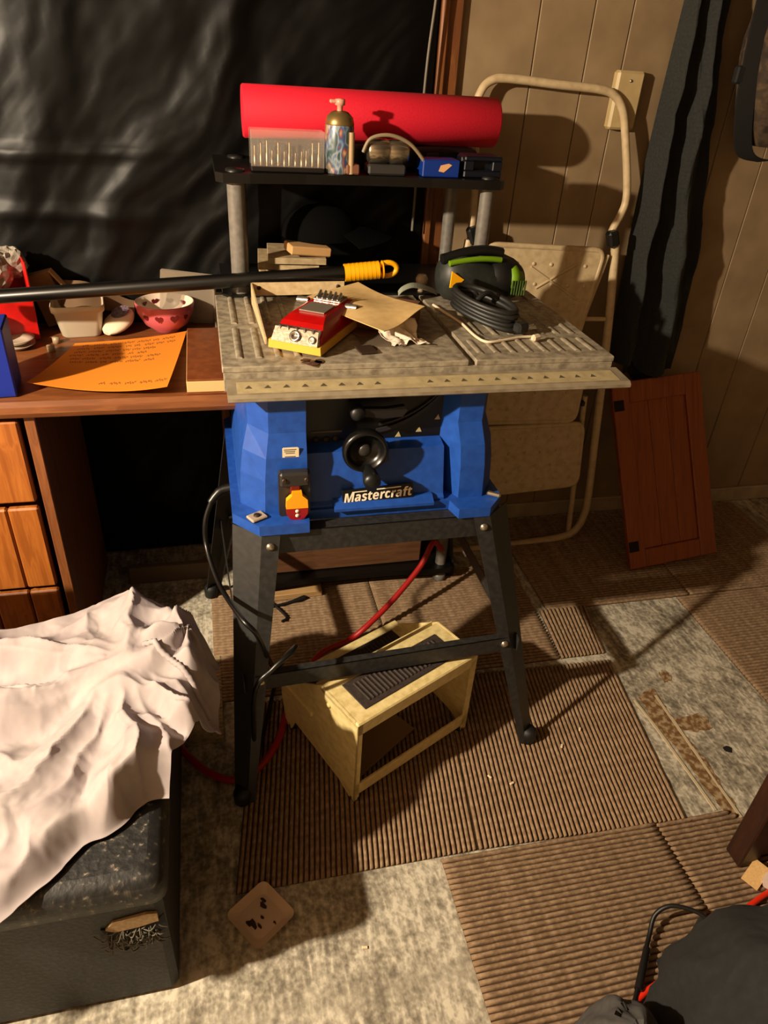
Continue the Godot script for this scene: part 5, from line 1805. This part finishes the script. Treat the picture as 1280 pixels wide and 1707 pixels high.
	# --- white saucers
	for k in 2:
		st = S()
		lathe(st, [Vector2(0, 0), Vector2(0.025, 0), Vector2(0.042, 0.01), Vector2(0.043, 0.012), Vector2(0.024, 0.004), Vector2(0, 0.004)], 28, Transform3D(Basis(), Vector3(-0.452, DT + 0.0005 + k * 0.0125, -1.765)))
		tag(obj("saucer", st, plain("saucer_white", Color(0.72, 0.66, 0.58), 0.3)), ["white saucer lying flat on the desk beside the blue folder", "white saucer stacked on another beside the blue folder"][k], "saucer", "stacked white saucers")
	# small caps
	for q in [[-0.368, -1.79, "pale bottle cap on the desk behind the yellow note"], [-0.372, -1.735, "tiny pale cap on the desk nearest the yellow note"]]:
		st = S()
		lathe(st, [Vector2(0, 0), Vector2(0.009, 0), Vector2(0.009, 0.014), Vector2(0, 0.015)], 14, Transform3D(Basis(), Vector3(q[0], DT + 0.0005, q[1])))
		tag(obj("bottle_cap", st, plain("cap_pale", Color(0.56, 0.48, 0.38), 0.4)), q[2], "cap")
	# --- blue folder standing at the left
	var bf := thing("blue_folder", "bright blue plastic file box standing at the front of the desk", "file box", Vector3(-0.48, DT, -1.5))
	st = S()
	bx(st, Vector3(-0.462, DT + 0.072, -1.515), Vector3(0.12, 0.142, 0.1), 0.003, Basis(Vector3.UP, 0.1))
	obj("case", st, plain("file_blue", Color(0.03, 0.13, 0.5), 0.4), bf)

# ---------------------------------------------------------------- on the shelf unit
func shelf_clutter() -> void:
	var SY := 1.1685
	# black tool case under the roll
	var tcase := thing("tool_case", "flat black plastic tool case on the shelf under the red roll", "tool case", Vector3(0.4, SY, -1.84))
	var st := S()
	bx(st, Vector3(0.39, SY + 0.024, -1.825), Vector3(0.5, 0.046, 0.12), 0.006)
	obj("case", st, plain("case_black", Color(0.03, 0.025, 0.025), 0.35), tcase)
	st = S()
	for x in [0.25, 0.53]:
		bx(st, Vector3(x, SY + 0.026, -1.763), Vector3(0.03, 0.024, 0.006), 0.002)
	obj("latch", st, plain("latch_grey", Color(0.12, 0.1, 0.1), 0.4), tcase)
	# red felt roll
	var rr := thing("red_roll", "thick bright red roll of felt lying on top of the shelf unit", "roll", Vector3(0.4, SY, -1.82))
	var r := 0.053
	var xf := Transform3D(Basis(Vector3(0, 1, 0), Vector3(1, 0, 0), Vector3(0, 0, -1)), Vector3(0.1, SY + 0.0475 + r, -1.825))
	st = S()
	lathe(st, [Vector2(0.02, 0.004), Vector2(0.034, 0.0), Vector2(r - 0.003, 0.0), Vector2(r, 0.003), Vector2(r, 0.592), Vector2(r - 0.003, 0.595), Vector2(0.034, 0.595), Vector2(0.02, 0.59), Vector2(0.02, 0.004)], 48, xf)
	var felt := mottle("felt_red", [[0.0, Color(0.74, 0.004, 0.12)], [1.0, Color(0.82, 0.012, 0.16)]], 0.8, {"seed": 141, "freq": 0.08, "scale": 8.0, "bump": 0.02})
	obj("felt", st, felt, rr)
	# drill bit case
	var bc := thing("bit_case", "clear case of upright drill bits at the front of the shelf", "bit case", Vector3(0.18, SY, -1.685))
	st = S()
	bx(st, Vector3(0.183, SY + 0.006, -1.69), Vector3(0.155, 0.011, 0.05), 0.002)
	obj("base", st, plain("bit_base", Color(0.07, 0.05, 0.045), 0.4), bc)
	st = S()
	bx(st, Vector3(0.183, SY + 0.045, -1.712), Vector3(0.155, 0.07, 0.003), 0.001)
	bx(st, Vector3(0.183, SY + 0.045, -1.666), Vector3(0.155, 0.07, 0.002), 0.0008)
	bx(st, Vector3(0.107, SY + 0.045, -1.689), Vector3(0.002, 0.07, 0.045), 0.0008)
	bx(st, Vector3(0.26, SY + 0.045, -1.689), Vector3(0.002, 0.07, 0.045), 0.0008)
	obj("lid", st, mats["clear_plastic"], bc)
	var steel := plain("bit_steel", Color(0.62, 0.54, 0.42), 0.3, 0.85)
	for k in 12:
		st = S()
		var bh := 0.02 + 0.028 * rng.randf()
		lathe(st, [Vector2(0.0035, 0), Vector2(0.0035, bh * 0.5), Vector2(0.0022, bh * 0.55), Vector2(0.0022, bh), Vector2(0, bh + 0.003)], 8, Transform3D(Basis(), Vector3(0.116 + k * 0.0122, SY + 0.011, -1.685 + 0.008 * (k % 3 - 1))))
		obj("bit", st, steel, bc)
	# spray can
	var sp := Vector3(0.296, SY, -1.69)
	var can := thing("spray_can", "spray can with a printed label and pale nozzle on the shelf", "spray can", sp)
	st = S()
	lathe(st, [Vector2(0, 0.0005), Vector2(0.03, 0.0005), Vector2(0.031, 0.004), Vector2(0.031, 0.09), Vector2(0.03, 0.094)], 28, Transform3D(Basis(), sp))
	var lim := noise_img(150, 0.03, 3, 256, 128)
	var lm := plain("can_label", Color.WHITE, 0.3)
	lm.albedo_texture = ramp_tex(lim, [[0.0, Color(0.12, 0.2, 0.16)], [0.35, Color(0.2, 0.28, 0.3)], [0.45, Color(0.62, 0.65, 0.66)], [0.55, Color(0.2, 0.3, 0.5)], [0.62, Color(0.6, 0.3, 0.2)], [0.72, Color(0.75, 0.68, 0.55)], [1.0, Color(0.3, 0.14, 0.08)]])
	lm.uv1_triplanar = true
	lm.uv1_scale = Vector3(3.5, 3.5, 3.5)
	obj("label_sleeve", st, lm, can)
	st = S()
	lathe(st, [Vector2(0.0305, 0.093), Vector2(0.031, 0.096), Vector2(0.028, 0.108), Vector2(0.018, 0.117), Vector2(0.012, 0.119), Vector2(0, 0.119)], 28, Transform3D(Basis(), sp))
	obj("shoulder", st, plain("can_gold", Color(0.55, 0.46, 0.28), 0.35, 0.7), can)
	st = S()
	lathe(st, [Vector2(0.006, 0.119), Vector2(0.006, 0.128), Vector2(0.011, 0.13), Vector2(0.011, 0.14), Vector2(0, 0.142)], 14, Transform3D(Basis(), sp))
	bx(st, sp + Vector3(-0.012, 0.136, 0), Vector3(0.02, 0.007, 0.012), 0.002)
	obj("nozzle", st, plain("nozzle_pink", Color(0.78, 0.55, 0.47), 0.4), can)
	st = S()
	tube(st, [sp + Vector3(0.022, 0.002, 0.028), sp + Vector3(0.022, 0.082, 0.028)], 0.006, 10)
	tag(obj("plastic_straw", st, plain("straw_tan", Color(0.6, 0.5, 0.36), 0.45)), "short tan plastic tube standing against the spray can", "tube")
	st = S()
	bx(st, Vector3(0.322, SY + 0.011, -1.672), Vector3(0.03, 0.02, 0.03), 0.003)
	tag(obj("wood_offcut", st, plain("offcut_brown", Color(0.42, 0.25, 0.17), 0.7)), "small brown wooden offcut beside the spray can", "offcut")
	# chrome motor on a grey base
	var mo := thing("small_motor", "small chrome cylindrical motor on a grey base with looped cable", "motor", Vector3(0.4, SY, -1.69))
	st = S()
	bx(st, Vector3(0.4, SY + 0.011, -1.69), Vector3(0.085, 0.021, 0.05), 0.004)
	obj("base", st, plain("motor_base", Color(0.17, 0.16, 0.15), 0.5), mo)
	st = S()
	var mx := Transform3D(Basis(Vector3(0, 1, 0), Vector3(1, 0, 0), Vector3(0, 0, -1)), Vector3(0.355, SY + 0.046, -1.69))
	lathe(st, [Vector2(0, 0), Vector2(0.018, 0), Vector2(0.025, 0.006), Vector2(0.025, 0.045), Vector2(0.0235, 0.047), Vector2(0.0235, 0.052), Vector2(0.025, 0.054), Vector2(0.025, 0.088), Vector2(0.021, 0.094), Vector2(0, 0.094)], 26, mx)
	obj("drum", st, plain("chrome_plain", Color(0.72, 0.68, 0.6), 0.18, 0.95), mo)
	st = S()
	tube(st, spl([Vector3(0.345, SY + 0.045, -1.67), Vector3(0.36, SY + 0.072, -1.665), Vector3(0.4, SY + 0.08, -1.662), Vector3(0.445, SY + 0.066, -1.665), Vector3(0.48, SY + 0.035, -1.67), Vector3(0.5, SY + 0.008, -1.675)], 6), 0.004, 8)
	obj("cable", st, plain("cable_tan", Color(0.5, 0.44, 0.34), 0.5), mo)
	# blue box and navy box
	var bb := thing("blue_box", "small bright blue box with an orange mark on the shelf", "box", Vector3(0.52, SY, -1.69))
	st = S()
	bx(st, Vector3(0.522, SY + 0.018, -1.69), Vector3(0.085, 0.035, 0.055), 0.002, Basis(Vector3.UP, 0.0))
	obj("carton", st, plain("box_blue", Color(0.02, 0.16, 0.46), 0.4), bb)
	st = S()
	prism(st, [Vector2(-0.014, -0.007), Vector2(-0.002, -0.009), Vector2(0.016, 0.006), Vector2(0.008, 0.009), Vector2(-0.01, 0.005)], 0.0008, Transform3D(Basis(), Vector3(0.53, SY + 0.02, -1.662)))
	obj("printed_mark", st, plain("mark_peach", Color(0.8, 0.6, 0.42), 0.5), bb)
	var nb := thing("navy_box", "navy blue plastic box with an oval hand hole at the shelf end", "box", Vector3(0.62, SY, -1.7))
	st = S()
	bx(st, Vector3(0.622, SY + 0.023, -1.71), Vector3(0.09, 0.045, 0.044), 0.006)
	bx(st, Vector3(0.622, SY + 0.0085, -1.678), Vector3(0.09, 0.016, 0.022), 0.003)
	bx(st, Vector3(0.622, SY + 0.04, -1.678), Vector3(0.09, 0.011, 0.022), 0.003)
	bx(st, Vector3(0.5885, SY + 0.0255, -1.678), Vector3(0.023, 0.02, 0.0218), 0.002)
	bx(st, Vector3(0.6555, SY + 0.0255, -1.678), Vector3(0.023, 0.02, 0.0218), 0.002)
	obj("shell", st, plain("box_navy", Color(0.02, 0.035, 0.08), 0.4), nb)
	# things on the middle shelf
	var MY := 0.9155
	var paper := mottle("old_paper", [[0.0, Color(0.5, 0.43, 0.32)], [1.0, Color(0.68, 0.6, 0.46)]], 0.85, {"seed": 142, "freq": 0.03, "scale": 4.0})
	var plab := ["lowest bundle of old papers lying flat on the middle shelf", "second bundle of old papers up from the middle shelf", "third bundle of old papers up from the middle shelf", "topmost bundle of old papers under the black hat"]
	for k in 4:
		st = S()
		var cx := 0.205 + 0.012 * sin(k * 2.3)
		bx(st, Vector3(cx, MY + 0.0095 + k * 0.016, -1.79 + 0.008 * cos(k * 1.7)), Vector3(0.16 - 0.008 * k, 0.014, 0.15), 0.001, Basis(Vector3.UP, 0.12 * sin(k * 1.9)))
		tag(obj("paper_bundle", st, paper), plab[k], "papers", "papers on the middle shelf")
	# tan packet
	st = S()
	bx(st, Vector3(0.235, MY + 0.079, -1.745), Vector3(0.1, 0.02, 0.06), 0.003, Basis(Vector3.BACK, -0.1) * Basis(Vector3.UP, 0.2))
	tag(obj("tan_packet", st, plain("packet_tan", Color(0.72, 0.56, 0.36), 0.8)), "tan paper packet on top of the papers on the middle shelf", "packet")
	# black cap
	var hat := thing("baseball_hat", "black baseball hat lying on papers on the middle shelf", "hat", Vector3(0.3, MY + 0.07, -1.8))
	var cloth := plain("cap_cloth", Color(0.008, 0.008, 0.008), 0.9, 0.0, 0.2)
	st = S()
	var prof := []
	for k in 9:
		var a := PI / 2 * k / 8.0
		prof.append(Vector2(0.085 * cos(a), 0.075 * sin(a)))
	lathe(st, prof, 28, Transform3D(Basis.from_scale(Vector3(1.15, 1, 0.95)), Vector3(0.28, MY + 0.092, -1.82)))
	obj("crown", st, cloth, hat)
	st = S()
	sheet(st, 16, 8, func(u: float, v: float) -> Vector3:
		var a := lerpf(-1.1, 1.1, u)
		return Vector3(0.28 + (0.09 + 0.085 * v) * cos(a), MY + 0.1 + 0.02 * cos(a) - 0.028 * v, -1.82 + (0.08 + 0.02 * v) * sin(a)), 0.003)
	obj("brim", st, cloth, hat)
	# wooden box at the bottom
	var wb := thing("wooden_box", "brown wooden box with a brass latch on the lowest shelf", "box", Vector3(0.34, 0.07, -1.75))
	var bw := wood("box_wood", Color(0.3, 0.19, 0.11), Color(0.42, 0.28, 0.17), false, 143, 0.6)
	st = S()
	bx(st, Vector3(0.35, 0.135, -1.775), Vector3(0.46, 0.129, 0.17), 0.004)
	obj("body", st, bw, wb)
	st = S()
	bx(st, Vector3(0.35, 0.225, -1.775), Vector3(0.464, 0.048, 0.174), 0.004)
	obj("lid", st, bw, wb)
	st = S()
	bx(st, Vector3(0.45, 0.195, -1.686), Vector3(0.018, 0.04, 0.006), 0.002)
	lathe(st, [Vector2(0.007, 0), Vector2(0.006, 0.006), Vector2(0, 0.008)], 12, Transform3D(Basis(Vector3.RIGHT, PI / 2), Vector3(0.45, 0.185, -1.683)))
	obj("latch", st, plain("brass", Color(0.6, 0.45, 0.22), 0.3, 0.85), wb)

# ---------------------------------------------------------------- on the floor
func floor_clutter() -> void:
	# white square dish
	var d := thing("square_dish", "square white dish with brown stains lying on the bare floor", "dish", aty(435, 1525, 0.0))
	var c := aty(435, 1526, 0.008)
	var B := Basis(Vector3.UP, 0.62)
	var st := S()
	var rings := []
	for q in [[0.0008, 0.07], [0.004, 0.078], [0.013, 0.094], [0.0145, 0.096], [0.0135, 0.09], [0.007, 0.074], [0.006, 0.066]]:
		var ring := []
		for e in round_rect(q[1], q[1], 0.014, 5):
			ring.append(Vector3(c.x, 0, c.z) + B * Vector3(e.x, q[0], e.y))
		rings.append(ring)
	loft(st, rings)
	obj("dish_body", st, plain("dish_white", Color(0.78, 0.68, 0.58), 0.35), d)
	for q in [[-0.02, 0.0, 0.012], [0.015, -0.012, 0.009], [0.022, -0.02, 0.007], [-0.026, -0.006, 0.006], [0.0, 0.004, 0.005], [0.01, 0.028, 0.005], [-0.014, 0.012, 0.006]]:
		st = S()
		var blob := []
		for k in 9:
			var a := TAU * k / 9.0
			var r := rng.randf_range(0.5, 1.2)
			blob.append(Vector2(cos(a) * q[2] * 0.55 * r, sin(a) * q[2] * r))
		prism(st, blob, 0.001, Transform3D(B * Basis(Vector3.RIGHT, -PI / 2), Vector3(c.x, 0.0062, c.z) + B * Vector3(q[0], 0, q[1])))
		obj("stain", st, plain("stain_brown", Color(0.2, 0.11, 0.06), 0.8), d)

	# red air hose
	st = S()
	var pts := [Vector3(0.62, 0.16, -1.62), atz(722, 905, -1.6), atz(700, 945, -1.56), atz(655, 1000, -1.5), atz(610, 1045, -1.45), atz(580, 1070, -1.43), Vector3(0.21, 0.04, -1.36), aty(484, 1172, 0.02), aty(463, 1235, 0.02), aty(430, 1282, 0.014), aty(392, 1302, 0.014), aty(350, 1290, 0.014), aty(318, 1265, 0.014), aty(298, 1240, 0.014), Vector3(-0.17, 0.014, -1.26)]
	for i in pts.size():
		pts[i].y = maxf(pts[i].y, 0.0165)
	tube(st, spl(pts, 8), 0.0085, 10)
	tag(obj("air_hose", st, plain("hose_red", Color(0.6, 0.07, 0.06), 0.45)), "thick red hose curling under the saw stand around the front leg", "hose")

	# small black hook tool behind the saw
	st = S()
	var hk := spl([aty(447, 1000, 0.012), aty(468, 1018, 0.012), aty(478, 1030, 0.012), aty(470, 1036, 0.012)], 5)
	tube(st, hk, 0.004, 8)
	tag(obj("wire_hook", st, plain("hook_black", Color(0.03, 0.028, 0.025), 0.5)), "small black wire hook on the carpet behind the saw", "hook")
	st = S()
	tube(st, spl([aty(450, 1012, 0.014), aty(480, 1005, 0.014), aty(508, 996, 0.014)], 5), [0.004, 0.004, 0.004, 0.004, 0.004, 0.0045, 0.005, 0.006, 0.007, 0.008, 0.008], 8)
	tag(obj("cord_end", st, mats["hook_black"]), "black cord end with a thick plug on the carpet by the wooden box", "cord")

	# pale board under the shelf unit
	st = S()
	bx(st, Vector3(0.17, 0.0185, -1.665), Vector3(0.19, 0.02, 0.05), 0.002, Basis(Vector3.UP, 0.03))
	tag(obj("pine_strip", st, wood("pine_pale", Color(0.6, 0.47, 0.3), Color(0.72, 0.58, 0.4), false, 151, 0.6)), "pale pine strip lying on the carpet in front of the wooden box", "strip")
	# pale board under the desk
	st = S()
	bx(st, Vector3(-0.16, 0.03, -1.8), Vector3(0.27, 0.06, 0.02), 0.002)
	tag(obj("pale_board", st, plain("board_pale", Color(0.42, 0.36, 0.28), 0.8)), "pale board lying in the dark under the desk", "board")
	# small papers in the step stool
	st = S()
	var near := Vector3(0.228, 0, -0.934)
	var a := Vector3(0.895, 0, -0.446).normalized()
	var b := Vector3(-0.446, 0, -0.895).normalized()
	bx(st, near + a * 0.13 + b * 0.13 + Vector3(0, 0.0125, 0), Vector3(0.2, 0.006, 0.15), 0.001, Basis(a, Vector3.UP, a.cross(Vector3.UP)) * Basis(Vector3.UP, 0.15))
	tag(obj("card_sheet", st, plain("card_beige", Color(0.52, 0.42, 0.29), 0.85)), "beige card lying on the carpet inside the step stool", "card")

	# glue residue on the bare floor
	var fl := get_node("floor")
	var glue := mottle("glue_brown", [[0.0, Color(0.34, 0.24, 0.14)], [0.45, Color(0.46, 0.34, 0.2)], [0.6, Color(0.58, 0.49, 0.36)], [1.0, Color(0.66, 0.6, 0.5)]], 0.9, {"seed": 152, "freq": 0.05, "oct": 5, "scale": 4.0, "bump": 0.1})
	for poly in [[[1062, 1160], [1085, 1148], [1100, 1162], [1108, 1178], [1122, 1200], [1140, 1225], [1162, 1248], [1185, 1280], [1200, 1305], [1222, 1340], [1250, 1385], [1236, 1390], [1205, 1350], [1170, 1305], [1140, 1265], [1112, 1232], [1090, 1205]], [[1115, 1200], [1160, 1190], [1178, 1196], [1188, 1212], [1160, 1222], [1135, 1218]], [[1098, 1120], [1110, 1118], [1120, 1132], [1108, 1138]]]:
		st = S()
		var p2 := []
		for i in poly.size():
			var q0: Array = poly[i]
			var q1: Array = poly[(i + 1) % poly.size()]
			for e in 4:
				var w := aty(lerpf(q0[0], q1[0], e / 4.0) + rng.randf_range(-2.5, 2.5), lerpf(q0[1], q1[1], e / 4.0) + rng.randf_range(-2.5, 2.5), 0.0)
				p2.append(Vector2(w.x, -w.z))
		prism(st, p2, 0.0016, Transform3D(Basis(Vector3.RIGHT, -PI / 2), Vector3(0, -0.0002, 0)))
		obj("glue_residue", st, glue, fl)
	var pale := plain("glue_pale", Color(0.72, 0.66, 0.54), 0.9)
	for ln in [[[1056, 1168], [1085, 1205], [1112, 1242], [1150, 1295], [1190, 1352]], [[1090, 1160], [1115, 1196], [1150, 1246], [1195, 1310], [1238, 1372]]]:
		st = S()
		for k in ln.size() - 1:
			var p := aty(ln[k][0], ln[k][1], 0.0)
			var q := aty(ln[k + 1][0], ln[k + 1][1], 0.0)
			bar(st, p, q, Vector3(1, 0, 0), rng.randf_range(0.004, 0.009), rng.randf_range(0.004, 0.009), Vector3.UP, 0.0024)
		obj("glue_line", st, pale, fl)
	st = S()
	var dk := []
	for k in 10:
		var an := TAU * k / 10.0
		dk.append(Vector2(cos(an), sin(an)) * rng.randf_range(0.008, 0.013))
	var dp := aty(1212, 1249, 0.0)
	prism(st, dk, 0.002, Transform3D(Basis(Vector3.RIGHT, -PI / 2), dp))
	obj("tar_spot", st, plain("tar_dark", Color(0.08, 0.07, 0.06), 0.7), fl)

	# wood chips
	for q in [[815, 1299, "white"], [965, 1220, "pale"], [935, 1248, "tan"], [852, 1310, "cream"], [608, 1580, "bent white"]]:
		st = S()
		bx(st, aty(q[0], q[1], 0.0) + Vector3(0, 0.0098 if q[0] != 608 else 0.002, 0), Vector3(0.011, 0.003, 0.005), 0.0008, Basis(Vector3.UP, rng.randf() * 3.0))
		var where := "bare floor near the square dish" if q[0] == 608 else "ribbed carpet by the saw stand foot"
		tag(obj("wood_chip", st, plain("chip_pale", Color(0.86, 0.78, 0.64), 0.7)), "tiny %s wood chip on the %s" % [q[2], where], "wood chip", "wood chips on the floor")

	# orange extension cord, bottom right
	st = S()
	var oc := [aty(1330, 1462, 0.016), aty(1280, 1488, 0.016), aty(1235, 1522, 0.016), aty(1160, 1590, 0.016), aty(1095, 1640, 0.016), aty(1075, 1655, 0.016), aty(1040, 1690, 0.016), aty(1000, 1730, 0.016)]
	var cordt := thing("extension_lead", "orange extension lead running under the black clothing", "extension lead", oc[3])
	tube(st, spl(oc, 8), 0.0055, 10)
	obj("flex", st, plain("cord_orange", Color(0.85, 0.16, 0.05), 0.45), cordt)
	st = S()
	tube(st, [aty(1284, 1462, 0.02), aty(1278, 1475, 0.02)], [0.012, 0.011], 12)
	obj("plug", st, plain("plug_white", Color(0.78, 0.7, 0.65), 0.4), cordt)

	# black clothing heap bottom right
	var nn := FastNoiseLite.new()
	nn.seed = 61
	nn.frequency = 1.0
	var heap := func(cen: Vector3, rx: float, rz: float, ht: float, sd: float, turn: float) -> SurfaceTool:
		var s2 := S()
		var rgs := []
		for k in 17:
			var f := k / 16.0
			var rad := pow(cos(f * PI / 2.0 * 0.985), 0.42)
			var ring := []
			for z in 56:
				var an := TAU * z / 56.0
				var w := 1.0 + 0.10 * nn.get_noise_3d(cos(an) * 1.5 + sd, sin(an) * 1.5, f * 1.2) + 0.05 * sin(an * 9.0 + 5.0 * nn.get_noise_2d(f * 2.0 + sd, an)) * (1.0 - f)
				var q := Basis(Vector3.UP, turn) * Vector3(cos(an) * rx * rad * w, 0, sin(an) * rz * rad * w)
				ring.append(cen + q + Vector3(0, maxf(0.009, ht * f * (1.0 + 0.12 * nn.get_noise_3d(q.x * 8, q.z * 8, sd)) + (0.02 * nn.get_noise_3d(q.x * 16, q.z * 16, sd) + 0.022 * absf(sin(q.x * 26.0 + q.z * 34.0 + sd + 3.0 * nn.get_noise_2d(q.x * 5.0, q.z * 5.0)))) * f), 0))
			rgs.append(ring)
		loft(s2, rgs)
		return s2
	var blk := mottle("jacket_black", [[0.0, Color(0.05, 0.052, 0.052)], [1.0, Color(0.105, 0.108, 0.108)]], 0.9, {"seed": 161, "freq": 0.06, "scale": 4.0, "bump": 0.05})
	var gr := mottle("jacket_grey", [[0.0, Color(0.2, 0.195, 0.19)], [1.0, Color(0.29, 0.28, 0.27)]], 0.9, {"seed": 162, "freq": 0.06, "scale": 4.0, "bump": 0.05})
	var jk := thing("black_jacket", "heaped black jacket with a drawstring on the ribbed carpet", "jacket", Vector3(0.78, 0, -0.3))
	obj("cloth", heap.call(Vector3(0.82, 0, -0.36), 0.19, 0.17, 0.29, 3.0, 0.1), blk, jk)
	st = S()
	tube(st, spl([aty(1190, 1545, 0.14), aty(1165, 1522, 0.12), aty(1120, 1510, 0.07), aty(1092, 1525, 0.04), aty(1082, 1560, 0.022), aty(1070, 1610, 0.02), aty(1060, 1660, 0.02), aty(1048, 1700, 0.03)], 7), 0.0042, 8)
	obj("drawstring", st, mats["hook_black"], jk)
	st = S()
	tube(st, [aty(1078, 1580, 0.022), aty(1064, 1650, 0.022)], [0.006, 0.0075], 10)
	obj("cord_toggle", st, mats["hook_black"], jk)
	var gj := thing("grey_trousers", "dark grey trousers heaped in front of the black jacket", "trousers", Vector3(0.6, 0, -0.2))
	obj("cloth", heap.call(Vector3(0.545, 0, -0.345), 0.075, 0.11, 0.19, 9.0, -0.3), gr, gj)
